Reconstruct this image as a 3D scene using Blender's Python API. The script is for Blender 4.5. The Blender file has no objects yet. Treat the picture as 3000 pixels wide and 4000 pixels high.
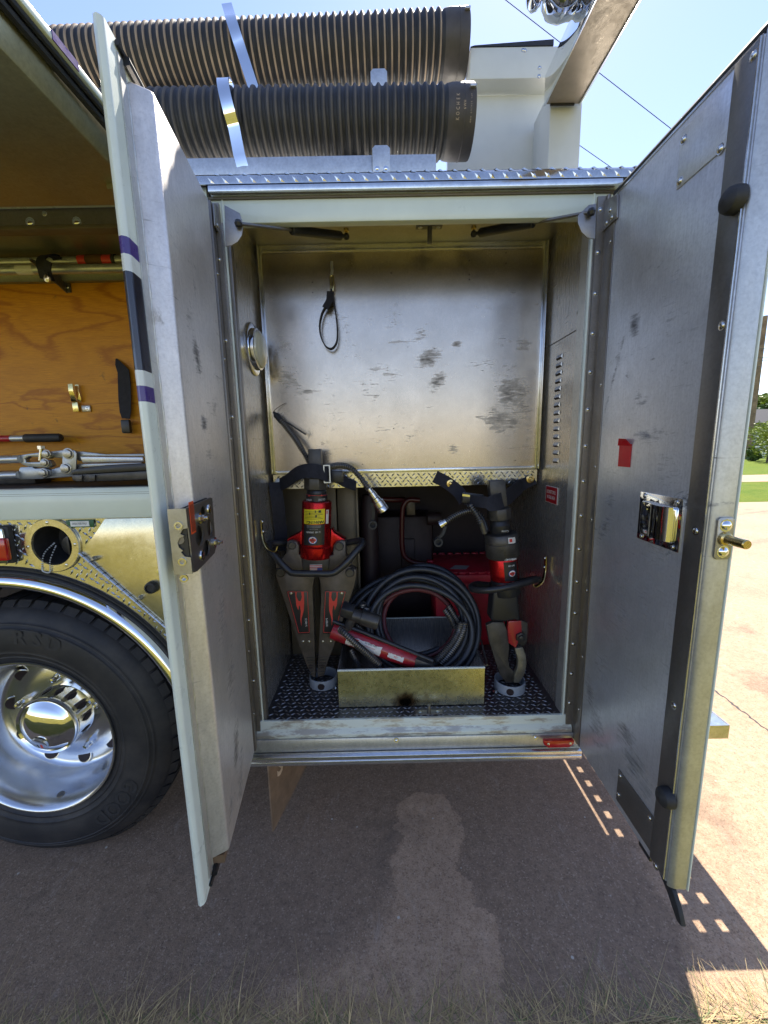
import bpy, bmesh, math, random
from mathutils import Vector as V, Matrix
random.seed(7)
R = math.radians
scn = bpy.context.scene
COL = scn.collection

# ---------------------------------------------------------------- camera, sky, sun, exposure
CAM = V((.454, -1.3137, 1.551)); FPX = 1550.0
YAW, PIT, ROL = .0037, .1664, -.0204
_f = V((math.sin(YAW)*math.cos(PIT), math.cos(YAW)*math.cos(PIT), -math.sin(PIT)))
_r0 = V((math.cos(YAW), -math.sin(YAW), 0)); _u0 = _r0.cross(_f)
_r = math.cos(ROL)*_r0 + math.sin(ROL)*_u0
_u = -math.sin(ROL)*_r0 + math.cos(ROL)*_u0
cd = bpy.data.cameras.new('camera'); cam = bpy.data.objects.new('camera', cd); COL.objects.link(cam)
cam.matrix_world = Matrix(((_r.x, _u.x, -_f.x, CAM.x), (_r.y, _u.y, -_f.y, CAM.y), (_r.z, _u.z, -_f.z, CAM.z), (0, 0, 0, 1)))
cd.sensor_fit = 'HORIZONTAL'; cd.sensor_width = 36; cd.lens = 36*FPX/3000
cd.clip_start = .02; cd.clip_end = 2000
scn.camera = cam

SUN = V((.25, .75, 1.0)).normalized()
SUN_EL = math.asin(SUN.z); SUN_AZ = math.atan2(SUN.x, SUN.y)
w = bpy.data.worlds.new('World'); scn.world = w; w.use_nodes = True
wn = w.node_tree.nodes; wl = w.node_tree.links
sky = wn.new('ShaderNodeTexSky'); sky.sky_type = 'NISHITA'; sky.sun_disc = False
sky.sun_elevation = SUN_EL; sky.sun_rotation = SUN_AZ
sky.air_density = 1.0; sky.dust_density = 0.1; sky.ozone_density = 2.0
wb = wn.new('ShaderNodeMix'); wb.data_type = 'RGBA'; wb.blend_type = 'MULTIPLY'; wb.inputs[0].default_value = 1.0
wl.new(sky.outputs[0], wb.inputs[6]); wb.inputs[7].default_value = (1.08, .955, 1.0, 1)      # the camera's white balance, over the whole sky
wl.new(wb.outputs[2], wn['Background'].inputs[0]); wn['Background'].inputs[1].default_value = .050
sl = bpy.data.lights.new('sun', 'SUN'); sl.energy = 2.0; sl.angle = R(.53); sl.color = (1, .93, .82)
so = bpy.data.objects.new('sun', sl); COL.objects.link(so); so.location = (5, 12, 20)
so.rotation_euler = SUN.to_track_quat('Z', 'Y').to_euler()
scn.view_settings.view_transform = 'Standard'; scn.view_settings.look = 'None'
scn.view_settings.exposure = 2.58; scn.view_settings.gamma = 1.0

# ---------------------------------------------------------------- measuring helpers (photograph position on a known plane)
def _ray(x, y): return _r*((x-1500)/FPX) - _u*((y-2000)/FPX) + _f
def PY(x, y, Y=0.0):
    d = _ray(x, y); return CAM + d*((Y-CAM.y)/d.y)
def PX(x, y, X):
    d = _ray(x, y); return CAM + d*((X-CAM.x)/d.x)
def PZ(x, y, Z=0.0):
    d = _ray(x, y); return CAM + d*((Z-CAM.z)/d.z)
def PP(x, y, o, n):
    d = _ray(x, y); return CAM + d*((V(o)-CAM).dot(n)/d.dot(n))

# ---------------------------------------------------------------- mesh builder
def frame(d, hint=None):
    d = V(d).normalized()
    h = V(hint) if hint is not None else (V((0, 0, 1)) if abs(d.z) < .9 else V((1, 0, 0)))
    a = h.cross(d)
    if a.length < 1e-6: a = V((1, 0, 0)).cross(d)
    a.normalize(); return a, d.cross(a), d
class MB:
    def __init__(s): s.v = []; s.f = []; s.m = []
    def add(s, vs, fs, mi=0):
        o = len(s.v); s.v += [tuple(p) for p in vs]
        for f in fs: s.f.append([i+o for i in f]); s.m.append(mi)
        return s
    def hexa(s, p, mi=0):   # 8 points: bottom ring, top ring
        return s.add(p, [(3, 2, 1, 0), (4, 5, 6, 7), (0, 1, 5, 4), (1, 2, 6, 5), (2, 3, 7, 6), (3, 0, 4, 7)], mi)
    def box(s, x0, x1, y0, y1, z0, z1, mi=0):
        return s.hexa([(x0, y0, z0), (x1, y0, z0), (x1, y1, z0), (x0, y1, z0), (x0, y0, z1), (x1, y0, z1), (x1, y1, z1), (x0, y1, z1)], mi)
    def fbox(s, o, a, b, c, ra, rb, rc, mi=0):
        o = V(o); a, b, c = V(a), V(b), V(c)
        return s.hexa([o+a*i+b*j+c*k for k in rc for i, j in ((ra[0], rb[0]), (ra[1], rb[0]), (ra[1], rb[1]), (ra[0], rb[1]))], mi)
    def prism(s, poly, d, mi=0):
        d = V(d); n = len(poly); P = [V(p) for p in poly]; Q = [p+d for p in P]
        s.add(P+Q, [tuple(range(n)), tuple(range(2*n-1, n-1, -1))] + [(i, i+n, (i+1) % n+n, (i+1) % n) for i in range(n)], mi)
        return s
    def cyl(s, p0, p1, r0, r1=None, n=16, mi=0, hint=None, caps=True):
        r1 = r0 if r1 is None else r1; p0, p1 = V(p0), V(p1)
        a, b, d = frame(p1-p0, hint)
        vs = []
        for p, r in ((p0, r0), (p1, r1)):
            vs += [p + a*(r*math.cos(2*math.pi*(i+.5)/n)) + b*(r*math.sin(2*math.pi*(i+.5)/n)) for i in range(n)]
        fs = [(i, (i+1) % n, (i+1) % n+n, i+n) for i in range(n)]
        if caps: fs += [tuple(range(n-1, -1, -1)), tuple(range(n, 2*n))]
        return s.add(vs, fs, mi)
    def lathe(s, o, ax, prof, n=24, mi=0, mis=None, hint=None, arc=None):
        o = V(o); a, b, d = frame(ax, hint); k = len(prof)
        full = arc is None; a0, a1 = arc if arc else (0, 2*math.pi)
        m = n if full else n+1; vs = []
        for r, h in prof:
            for i in range(m):
                t = a0+(a1-a0)*i/n
                vs.append(o + d*h + a*(r*math.cos(t)) + b*(r*math.sin(t)))
        for j in range(k-1):
            fs = [(j*m+i, j*m+(i+1) % m, (j+1)*m+(i+1) % m, (j+1)*m+i) for i in range(n)]
            if j == 0: base = len(s.v); s.v += [tuple(p) for p in vs]
            for f in fs: s.f.append([q+base for q in f]); s.m.append(mis[j] if mis else mi)
        return s
    def dome(s, o, nrm, r, h, n=10, mi=0):
        k = 4
        return s.lathe(o, nrm, [(max(r*math.cos(i*math.pi/2/k), 1e-5), h*math.sin(i*math.pi/2/k)) for i in range(k+1)], n, mi)
    def tube(s, pts, r, n=8, closed=False, mi=0, mif=None, caps=True):
        P = [V(p) for p in pts]; k = len(P); vs = []
        T = []
        for i in range(k):
            if closed: t = P[(i+1) % k]-P[i-1]
            else: t = P[min(i+1, k-1)]-P[max(i-1, 0)]
            T.append(t.normalized())
        a, b, _ = frame(T[0])
        for i in range(k):
            b = T[i].cross(a).normalized(); a = b.cross(T[i]).normalized()
            rr = r(i/(k-1)) if callable(r) else r
            vs += [P[i] + a*(rr*math.cos(2*math.pi*j/n)) + b*(rr*math.sin(2*math.pi*j/n)) for j in range(n)]
        o = len(s.v); s.v += [tuple(p) for p in vs]
        for i in range(k if closed else k-1):
            i2 = (i+1) % k
            for j in range(n):
                s.f.append([o+i*n+j, o+i*n+(j+1) % n, o+i2*n+(j+1) % n, o+i2*n+j]); s.m.append(mif(i) if mif else mi)
        if caps and not closed:
            s.f.append([o+j for j in range(n-1, -1, -1)]); s.m.append(mif(0) if mif else mi)
            s.f.append([o+(k-1)*n+j for j in range(n)]); s.m.append(mif(k-2) if mif else mi)
        return s
    def ribbon(s, pts, wid, th, wdir, mi=0):   # flat band along pts, width along wdir (vector or list)
        P = [V(p) for p in pts]; k = len(P); vs = []
        for i in range(k):
            t = (P[min(i+1, k-1)]-P[max(i-1, 0)]).normalized()
            wd = V(wdir[i] if isinstance(wdir, list) else wdir); wd = (wd - t*wd.dot(t)).normalized(); nn = t.cross(wd)
            w_ = wid[i] if isinstance(wid, list) else wid
            vs += [P[i]+wd*w_/2+nn*th/2, P[i]-wd*w_/2+nn*th/2, P[i]-wd*w_/2-nn*th/2, P[i]+wd*w_/2-nn*th/2]
        fs = [(3, 2, 1, 0), tuple(4*(k-1)+q for q in range(4))]
        for i in range(k-1):
            fs += [(4*i+q, 4*i+(q+1) % 4, 4*i+4+(q+1) % 4, 4*i+4+q) for q in range(4)]
        return s.add(vs, fs, mi)
    def build(s, name, mats, parent=None, smooth=35, bevel=0, seg=2, kind=None):
        me = bpy.data.meshes.new(name); me.from_pydata(s.v, [], s.f)
        if not isinstance(mats, (list, tuple)): mats = [mats]
        for m in mats: me.materials.append(m)
        me.polygons.foreach_set('material_index', s.m)
        bm = bmesh.new(); bm.from_mesh(me)
        bmesh.ops.recalc_face_normals(bm, faces=bm.faces)
        if bevel:
            es = [e for e in bm.edges if len(e.link_faces) == 2 and e.calc_face_angle(0) > R(28)]
            bmesh.ops.bevel(bm, geom=es, offset=bevel, segments=seg, profile=.5, affect='EDGES', clamp_overlap=True)
        bm.to_mesh(me); bm.free()
        if smooth:
            me.polygons.foreach_set('use_smooth', [True]*len(me.polygons)); me.set_sharp_from_angle(angle=R(smooth))
        me.update()
        return link(name, me, parent, kind)
def link(name, me, parent=None, kind=None):
    o = bpy.data.objects.new(name, me); COL.objects.link(o)
    if parent is not None: o.parent = parent
    if kind: o['kind'] = kind
    return o
def tag(o, label, cat=None, group=None):
    o['label'] = label
    if cat: o['category'] = cat
    if group: o['group'] = group
    return o
def thing(name, label, cat, loc=(0, 0, 0), group=None):
    o = bpy.data.objects.new(name, None); COL.objects.link(o); o.location = loc; o.empty_display_size = .05
    return tag(o, label, cat, group)
_tcache = {}
def text(name, s, o, xd, yd, h, mat, parent, ext=.0002, bold=0, sx=1.0):
    """flat lettering: s centred at o, reading along xd, upright along yd, capital height h"""
    key = (s, bold)
    if key not in _tcache:
        cu = bpy.data.curves.new('t', 'FONT'); cu.body = s; cu.align_x = 'CENTER'; cu.align_y = 'CENTER'; cu.offset = bold; cu.resolution_u = 2
        ob = bpy.data.objects.new('t', cu); COL.objects.link(ob)
        me = bpy.data.meshes.new_from_object(ob.evaluated_get(bpy.context.evaluated_depsgraph_get()))
        bpy.data.objects.remove(ob); bpy.data.curves.remove(cu); _tcache[key] = ([v.co.copy() for v in me.vertices], [list(p.vertices) for p in me.polygons])
        bpy.data.meshes.remove(me)
    vs, fs = _tcache[key]
    xd, yd = V(xd).normalized(), V(yd).normalized(); n = xd.cross(yd); k = h/.7
    m = MB(); m.add([V(o)+xd*(v.x*k*sx)+yd*(v.y*k)+n*ext for v in vs], fs)
    me = bpy.data.meshes.new(name); me.from_pydata(m.v, [], m.f); me.materials.append(mat); me.update()
    return link(name, me, parent)
def arcpts(c, a, b, r, t0, t1, n):
    c, a, b = V(c), V(a), V(b)
    return [c + a*(r*math.cos(t0+(t1-t0)*i/n)) + b*(r*math.sin(t0+(t1-t0)*i/n)) for i in range(n+1)]
def smooth_path(pts, sub=6):
    P = [V(p) for p in pts]; out = []
    for i in range(len(P)-1):
        p0, p1, p2, p3 = P[max(i-1, 0)], P[i], P[i+1], P[min(i+2, len(P)-1)]
        for k in range(sub):
            t = k/sub; t2 = t*t; t3 = t2*t
            out.append(.5*((2*p1)+(p2-p0)*t+(2*p0-5*p1+4*p2-p3)*t2+(3*p1-p0-3*p2+p3)*t3))
    return out+[P[-1]]

# ---------------------------------------------------------------- materials
class NT:
    def __init__(s, name):
        s.mat = bpy.data.materials.new(name); s.mat.use_nodes = True
        s.n = s.mat.node_tree.nodes; s.l = s.mat.node_tree.links; s.b = s.n['Principled BSDF']
        s._tc = None
    def node(s, t, ins=None, **kw):
        x = s.n.new(t)
        for k, v in kw.items(): setattr(x, k, v)
        for k, v in (ins or {}).items(): s.put(x.inputs[k], v)
        return x
    def put(s, sock, v):
        if isinstance(v, bpy.types.NodeSocket): s.l.new(v, sock)
        else: sock.default_value = v
    def co(s, scale=(1, 1, 1), loc=(0, 0, 0), rot=(0, 0, 0)):
        if s._tc is None: s._tc = s.node('ShaderNodeTexCoord').outputs['Object']
        return s.node('ShaderNodeMapping', {'Vector': s._tc, 'Scale': scale, 'Location': loc, 'Rotation': rot}).outputs[0]
    def noise(s, scale, detail=4, rough=.55, vec=None, dist=0, out='Fac'):
        return s.node('ShaderNodeTexNoise', {'Vector': vec if vec is not None else s.co(), 'Scale': scale, 'Detail': detail, 'Roughness': rough, 'Distortion': dist}).outputs[out]
    def ramp(s, fac, stops, interp='LINEAR'):
        r = s.node('ShaderNodeValToRGB', {'Fac': fac}); cr = r.color_ramp; cr.interpolation = interp
        while len(cr.elements) < len(stops): cr.elements.new(.5)
        for e, (p, c) in zip(cr.elements, stops):
            e.position = p; e.color = (c, c, c, 1) if isinstance(c, (int, float)) else (*c, 1)
        return r.outputs[0]
    def mix(s, fac, a, b, mode='MIX'):
        x = s.node('ShaderNodeMix', data_type='RGBA', blend_type=mode)
        s.put(x.inputs[0], fac)
        for i, v in ((6, a), (7, b)):
            s.put(x.inputs[i], (*v, 1) if isinstance(v, tuple) and len(v) == 3 else v)
        return x.outputs[2]
    def math(s, op, a, b=0.0, c=None):
        x = s.node('ShaderNodeMath', operation=op); s.put(x.inputs[0], a); s.put(x.inputs[1], b)
        if c is not None: s.put(x.inputs[2], c)
        return x.outputs[0]
    def set(s, **kw):
        names = dict(col='Base Color', metal='Metallic', rough='Roughness', spec='Specular IOR Level', coat='Coat Weight', coatr='Coat Roughness', emit='Emission Color', emits='Emission Strength', trans='Transmission Weight', aniso='Anisotropic', sheen='Sheen Weight', ior='IOR', alpha='Alpha')
        for k, v in kw.items():
            if k == 'col' and isinstance(v, tuple) and len(v) == 3: v = (*v, 1)
            s.put(s.b.inputs[names[k]], v)
        return s
    def bump(s, h, strength=.3, dist=.002):
        x = s.node('ShaderNodeBump', {'Height': h, 'Strength': strength, 'Distance': dist}); s.l.new(x.outputs[0], s.b.inputs['Normal']); return s
MAT = {}
def simple(name, col, rough=.5, metal=0, var=.25, vs=18, bump=0, bs=300, rv=.12, **kw):
    t = NT(name)
    f = t.noise(vs, 5, .6)
    c = t.mix(t.ramp(f, [(.3, 0.0), (.7, 1.0)]), tuple(x*(1-var) for x in col), tuple(min(1, x*(1+var)) for x in col))
    f2 = t.noise(vs*2.7, 4, .6)
    t.set(col=c, metal=metal, rough=t.math('MULTIPLY_ADD', f2, 2*rv, rough-rv), **kw)
    if bump: t.bump(t.noise(bs, 3), bump, .001)
    MAT[name] = t.mat; return t.mat
def alu(name, col=(.60, .59, .57), rough=.34, scuff=.5, brush=(1, 1, 12), sdark=(.10, .095, .09), speck=0.0, bump=.08, sscale=1.0, metal=.72, grime=.25, dens=.5, spots=None, axis='Y'):
    """brushed sheet metal: fine stretched grain, grime clouds, dark rubbed streaks and scratches"""
    t = NT(name)
    g = t.noise(55, 3, .6, t.co(brush)); cl = t.noise(3.2, 5, .6); fine = t.noise(420, 2, .5)
    base = t.mix(t.ramp(g, [(.25, 0.), (.75, 1.)]), tuple(x*.88 for x in col), tuple(min(1, x*1.08) for x in col))
    gr = t.noise(150, 3, .65)
    base = t.mix(t.ramp(gr, [(.32, .26), (.5, 0.), (.51, 0.)]), base, tuple(x*.55 for x in col)); base = t.mix(t.ramp(gr, [(.52, 0.), (.70, .22)]), base, tuple(min(1, x*1.35) for x in col))
    base = t.mix(t.math('MULTIPLY', t.ramp(t.noise(7, 6, .68, dist=.6), [(.40, 0.), (.68, 1.)]), .35), base, tuple(x*.62 for x in col))
    base = t.mix(t.math('MULTIPLY', t.ramp(cl, [(.38, 0.), (.72, 1.)]), grime), base, (.20, .17, .13))
    s1 = t.ramp(t.noise(9*sscale, 6, .72, t.co((1, 1, 1.6), rot=(.4, .7, .5)), 1.2), [(.57+.1*(1-dens), 0.), (.66+.1*(1-dens), 1.)])
    zone = t.ramp(t.noise(2.3*sscale, 3, .5, t.co(loc=(3, 1, 7))), [(.46, 0.), (.6, 1.)])
    s2 = t.ramp(t.noise(30*sscale, 3, .7, t.co((.25, .25, 3), rot=(.2, .6, .3))), [(.66, 0.), (.74, 1.)])
    sc = t.math('MULTIPLY', t.math('MAXIMUM', t.math('MULTIPLY', s1, zone), t.math('MULTIPLY', s2, t.math('MULTIPLY_ADD', zone, .7, .25))), scuff)
    if spots:
        mk = None
        for (px, pz, ra, rb, ang, *wt) in spots:      # rubbed patches: centre, half sizes, tilt, in the plane of the sheet
            mp = t.node('ShaderNodeMapping', {'Vector': t.co(), 'Scale': (1/ra, 0, 1/rb) if axis == 'Y' else (0, 1/ra, 1/rb)}, vector_type='POINT')
            loc = V((px, 0, pz)) if axis == 'Y' else V((0, px, pz))
            rot = (0, ang, 0) if axis == 'Y' else (ang, 0, 0)
            pre = t.node('ShaderNodeMapping', {'Vector': t.co(loc=tuple(-loc)), 'Rotation': rot}); t.put(mp.inputs['Vector'], pre.outputs[0])
            ln = t.node('ShaderNodeVectorMath', {0: mp.outputs[0]}, operation='LENGTH').outputs['Value']
            e = t.ramp(ln, [(.0, wt[0] if wt else .6), (.35, .75*(wt[0] if wt else .6)), (1.0, 0.)]); mk = e if mk is None else t.math('MAXIMUM', mk, e)
        ax_ = (1, 1, 1)
        r1, r2 = ((0, .5, 0), (0, -.9, 0)) if axis == 'Y' else ((.5, 0, 0), (-.9, 0, 0))
        v1 = (16, 10, 95) if axis == 'Y' else (10, 16, 95); v2 = (22, 10, 150) if axis == 'Y' else (10, 22, 150)
        sn = t.math('MAXIMUM', t.noise(1.0, 5, .7, t.co(v1, rot=r1), .3), t.math('MULTIPLY', t.noise(1.0, 4, .7, t.co(v2, rot=r2), .3), .97))
        cloud = t.noise(16, 5, .7, dist=.5)
        mm_ = t.ramp(t.math('ADD', t.math('MULTIPLY_ADD', mk, .29, t.math('MULTIPLY', sn, .70)), t.math('MULTIPLY', cloud, .42)), [(.705, 0.), (.92, 1.)])
        sc = t.math('MAXIMUM', sc, t.math('MULTIPLY', mm_, .85))
    colr = t.mix(sc, base, sdark)
    t.set(col=colr, metal=t.math('MULTIPLY_ADD', sc, -.5, metal), rough=t.math('ADD', t.math('MULTIPLY_ADD', g, .14, rough-.07), t.math('MULTIPLY', sc, .3)))
    h = t.math('ADD', t.math('MULTIPLY', g, .5), t.math('MULTIPLY', fine, .5+speck*2))
    t.bump(h, bump+speck, .0012)
    MAT[name] = t.mat; return t.mat
simple('white_paint', (.66, .72, .64), .32, var=.06, vs=5, coat=.4, coatr=.12)
simple('white_edge', (.70, .76, .69), .3, var=.05, vs=8, coat=.5, coatr=.1)
simple('stripe_black', (.018, .018, .03), .22, var=.1, coat=.6, coatr=.1)
simple('stripe_purple', (.055, .028, .19), .3, var=.1, coat=.4)
simple('stripe_white', (.66, .69, .66), .3, var=.06, coat=.4)
alu('alu_wall', (.56, .53, .49), .27, .55, (10, 10, .25), grime=.35, dens=.4, bump=.01)
def _e(x, y): q = PY(1000+.7233*x, 900+.7233*y, .32); return q.x, q.z
BS = [(*_e(x, y), a, b, r, w_) for x, y, a, b, r, w_ in ((925, 700, .085, .055, .6, 1.), (985, 810, .075, .045, .9, .95), (885, 560, .05, .05, 0, .6), (1375, 890, .10, .16, .2, .85), (1330, 1030, .13, .08, -.3, .9), (1345, 585, .05, .05, 0, .6), (1085, 615, .03, .016, 0, 1.), (145, 650, .07, .09, .3, .55), (180, 790, .07, .12, .5, .6), (260, 870, .16, .018, .05, .7), (690, 770, .16, .05, -.2, .55), (620, 860, .10, .08, .3, .45), (780, 605, .08, .010, 0, .8), (520, 600, .08, .10, 0, .35), (740, 520, .10, .13, .2, .35), (1060, 1185, .035, .03, 0, .8), (1435, 620, .05, .04, -.8, .7), (350, 830, .08, .04, .2, .5), (420, 480, .12, .12, .3, .35), (1230, 720, .14, .05, 0, .4), (700, 1100, .4, .2, 0, .22), (400, 1180, .3, .08, 0, .3))]
alu('alu_back', (.54, .475, .405), .24, .35, (9, 1, 1), metal=.9, grime=.30, dens=.4, sscale=.85, spots=BS, sdark=(.075, .07, .068))
alu('alu_ceiling', (.52, .48, .40), .34, .35, (9, 1, 1), grime=.4)
def _l(x, y): q = PX(x, y, .01); return q.y, q.z
LS = [(*_l(x, y), a, b, r, w_) for x, y, a, b, r, w_ in ((760, 1390, .04, .08, -.2, .95), (790, 1655, .04, .04, 0, .9), (830, 1780, .09, .03, 0, .7), (860, 2400, .06, .16, .2, .8), (900, 2650, .07, .12, .3, .85), (920, 2900, .05, .15, .3, 1.), (940, 3050, .05, .14, .4, 1.), (850, 1580, .06, .07, 0, .7), (880, 2150, .08, .10, 0, .65), (820, 2000, .15, .4, 0, .3), (880, 3150, .04, .10, .5, .9), (730, 1250, .05, .06, 0, .55), (700, 900, .1, .2, 0, .25))]
alu('alu_pan_left', (.82, .77, .73), .42, .7, (1, 3, .4), metal=.62, speck=.16, grime=.2, dens=.5, spots=LS, axis='X', sdark=(.07, .065, .065))
def _d(x, y): q = PX(x, y, 1.129); return q.y, q.z
RS = [(*_d(x, y), a, b, r, w_) for x, y, a, b, r, w_ in ((2476, 1272, .035, .06, .3, 1.), (2360, 2060, .035, .09, -.5, 1.), (2380, 1950, .05, .05, 0, .8), (2300, 2700, .04, .09, .3, .9), (2330, 2830, .07, .08, .2, .9), (2480, 2980, .09, .07, .6, .95), (2560, 2150, .10, .09, 0, .6), (2350, 2600, .08, .07, .3, .7), (2540, 1700, .12, .03, 0, .7), (2420, 2400, .12, .14, .5, .6), (2500, 1560, .06, .05, 0, .6), (2400, 1450, .012, .22, -.35, .7), (2440, 2870, .08, .05, .6, .95), (2600, 1250, .15, .3, 0, .3), (2500, 2300, .2, .4, 0, .32), (2620, 1850, .08, .08, 0, .55), (2520, 3080, .06, .05, .6, .9), (2300, 1900, .04, .1, 0, .6))]
alu('alu_pan_right', (.73, .745, .79), .36, .85, (1, 4, .3), metal=.66, speck=.07, grime=.15, dens=.66, sdark=(.045, .045, .05), spots=RS, axis='X')
alu('alu_end', (.66, .66, .63), .42, .5, (1, 1, .5), speck=.12, grime=.3, dens=.6)
alu('alu_trim', (.70, .71, .72), .20, .25, (1, .2, 1), metal=.9, grime=.15)
alu('alu_lid', (.33, .32, .22), .38, .15, (1, 1, 1), grime=.2)  # olive of the reflected grass and ground put into the aluminium's colour
alu('alu_dark', (.20, .19, .18), .40, .3, (1, 1, .6), grime=.3)
alu('alu_hinge', (.30, .27, .24), .36, .2, (1, 1, .4), grime=.4)
alu('diamond_plate', (.76, .75, .72), .17, .3, (1, 1, 1), metal=.95, bump=.05, grime=.2)
alu('diamond_floor', (.105, .10, .105), .40, .4, (1, 1, 1), bump=.1, grime=.3)
alu('diamond_floor_top', (.26, .25, .25), .34, .3, (1, 1, 1), grime=.3)
alu('grass_sheen', (.78, .72, .52), .24, .12, (1, 1, 1), metal=.9, bump=.05, grime=.12)  # gold of the reflected grass put into the polished metal's colour
alu('zinc', (.46, .45, .42), .32, .6, (1, 1, 1), grime=.4, sscale=5, dens=.9)
alu('cast_steel', (.42, .44, .45), .38, .35, (1, 1, 1), grime=.3)
alu('bracket_steel', (.34, .33, .33), .36, .4, (1, 1, 1), grime=.35, sscale=3)
alu('galv', (.58, .60, .62), .35, .25, (1, 1, 1), grime=.15)
simple('chrome', (.80, .81, .82), .05, 1, var=.03, rv=.03)
simple('wheel_alu', (.70, .71, .72), .24, 1, var=.05, rv=.05)
simple('brass', (.60, .46, .20), .25, 1, var=.15)
simple('yellow_zinc', (.72, .62, .30), .22, 1, var=.15)
simple('steel_screw', (.62, .61, .58), .22, 1, var=.1)
simple('rubber', (.022, .022, .024), .62, var=.3, vs=30)
simple('seal_rubber', (.012, .012, .013), .45, var=.2)
simple('black_paint', (.020, .020, .022), .35, var=.3, vs=30)
simple('black_worn', (.062, .057, .052), .40, .3, var=.45, vs=22, bump=.1)
simple('blade_steel', (.20, .19, .16), .42, .6, var=.4, vs=20)
simple('arm_brown', (.085, .070, .058), .42, .25, var=.3, vs=25, bump=.1)
simple('red_shaded', (.05, .004, .006), .4, var=.2)  # red darkened in its colour for the shaded recess
simple('black_plastic', (.018, .018, .020), .38, var=.25)
simple('webbing', (.016, .016, .024), .85, var=.3, vs=60, bump=.3, bs=900)
simple('grey_plastic', (.27, .30, .34), .45, var=.1)
simple('red_anodised', (.42, .010, .014), .24, .75, var=.18, vs=12)
simple('red_paint', (.32, .012, .02), .32, var=.2, coat=.4)
simple('red_plastic', (.42, .012, .030), .42, var=.15)
simple('red_tape', (.55, .006, .016), .4, var=.08)
simple('red_mark', (.62, .05, .04), .4, var=.1)
simple('orange_label', (.75, .10, .025), .45, var=.05)
simple('yellow_label', (.75, .62, .02), .4, var=.06)
simple('white_label', (.68, .66, .62), .5, var=.1, vs=40)
simple('black_label', (.02, .02, .022), .35, var=.1)
simple('print_black', (.015, .015, .015), .5)
simple('print_white', (.7, .7, .68), .5)
simple('print_grey', (.30, .30, .30), .5)
simple('print_tan', (.5, .38, .26), .5)
simple('print_blue', (.03, .06, .30), .5)
simple('green_label', (.01, .09, .035), .4)
simple('sign_red', (.33, .008, .014), .4, var=.06)
simple('dark_inside', (.020, .0095, .011), .6, var=.3)  # shade of the recess, insides and holes put into the colour
simple('tan_panel', (.14, .115, .075), .5, .3, var=.25, vs=6)
simple('hose_black', (.030, .032, .037), .42, var=.25)
simple('hose_red', (.14, .030, .035), .5, var=.2)
simple('suction_black', (.016, .016, .018), .6, var=.3, vs=14)
simple('suction_tan', (.30, .225, .16), .7, var=.3, vs=14)
simple('suction_grey', (.085, .074, .065), .68, var=.3, vs=14)
simple('cuff_rubber', (.055, .047, .042), .55, var=.35, vs=9)
simple('white_body', (.58, .60, .58), .38, var=.08, vs=4)
simple('beam_tan', (.25, .21, .16), .5, .3, var=.15)
simple('lens_red', (.45, .006, .010), .15, var=.05, coat=.8)
simple('pole_wood', (.20, .14, .085), .8, var=.4, vs=4)
simple('flap_tan', (.17, .11, .065), .6, var=.3)
simple('rust', (.10, .045, .015), .8, var=.5)
simple('chain', (.55, .52, .45), .3, 1)
simple('roof_dark', (.022, .020, .022), .7)
simple('fence_white', (.7, .7, .7), .6, var=.1)
simple('house_wall', (.14, .13, .13), .7)
simple('trunk', (.10, .075, .05), .85, var=.4)
simple('wire', (.03, .03, .035), .6)
t = NT('tyre'); n1 = t.noise(60, 4); t.set(col=t.mix(t.ramp(t.noise(7, 5, .65), [(.42, 0.), (.75, 1.)]), (.014, .014, .016), (.045, .040, .036)), rough=t.math('MULTIPLY_ADD', n1, .2, .5)); t.bump(n1, .12, .001); MAT['tyre'] = t.mat
t = NT('lamp_glass'); t.set(col=(.80, .78, .62), rough=.12, trans=.35, coat=1.0); t.bump(t.node('ShaderNodeTexWave', {'Vector': t.co(), 'Scale': 45.0}).outputs[0], .25, .002); MAT['lamp_glass'] = t.mat
t = NT('plywood')
gn = t.noise(1.0, 2.5, .5, t.co((1.3, 1, 5.2), loc=(4, 0, 1)), .35)
gw = t.math('PINGPONG', t.math('MULTIPLY', t.math('MULTIPLY_ADD', t.noise(30, 3, .6, t.co((1.2, 1, 9))), .035, gn), 8.0), .5); gw = t.math('MULTIPLY', gw, 2.0)
gf = t.noise(22, 6, .75, t.co((.8, 1, 26)))
c = t.mix(t.ramp(gw, [(.0, 1.), (.10, .75), (.28, .1), (.6, 0.), (1., .28)]), (.64, .29, .008), (.34, .11, .003))
c = t.mix(t.ramp(gf, [(.35, 0.), (.65, .85)]), c, (.36, .135, .004))
st = t.math('MULTIPLY', t.ramp(t.noise(11, 5, .7, dist=.6), [(.63, 0.), (.72, 1.)]), .6)
c = t.mix(st, c, (.045, .04, .02)); t.set(col=c, rough=.45, coat=.06, coatr=.3, spec=.25); t.bump(gf, .15, .001); MAT['plywood'] = t.mat
def glow_pan(name, col, stain, spot):
    t = NT(name); n = t.noise(14, 6, .7); n2 = t.noise(60, 4, .6)
    c = t.mix(t.ramp(n, [(.35, 0.), (.7, 1.)]), col, stain)
    if spot:
        dv = t.node('ShaderNodeVectorMath', operation='DISTANCE'); t.put(dv.inputs[0], t.co()); dv.inputs[1].default_value = spot
        dd = t.math('ADD', dv.outputs['Value'], t.math('MULTIPLY_ADD', n2, .03, -.015))
        c = t.mix(t.ramp(dd, [(.0, 1.), (.028, .9), (.06, 0.)]), c, (.10, .045, .016)); c = t.mix(t.ramp(dd, [(.0, 1.), (.016, 1.), (.026, 0.)]), c, (.012, .010, .008))
    t.set(col=c, metal=.95, rough=t.math('MULTIPLY_ADD', n2, .2, .18)); t.bump(n2, .08, .001); MAT[name] = t.mat
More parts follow.
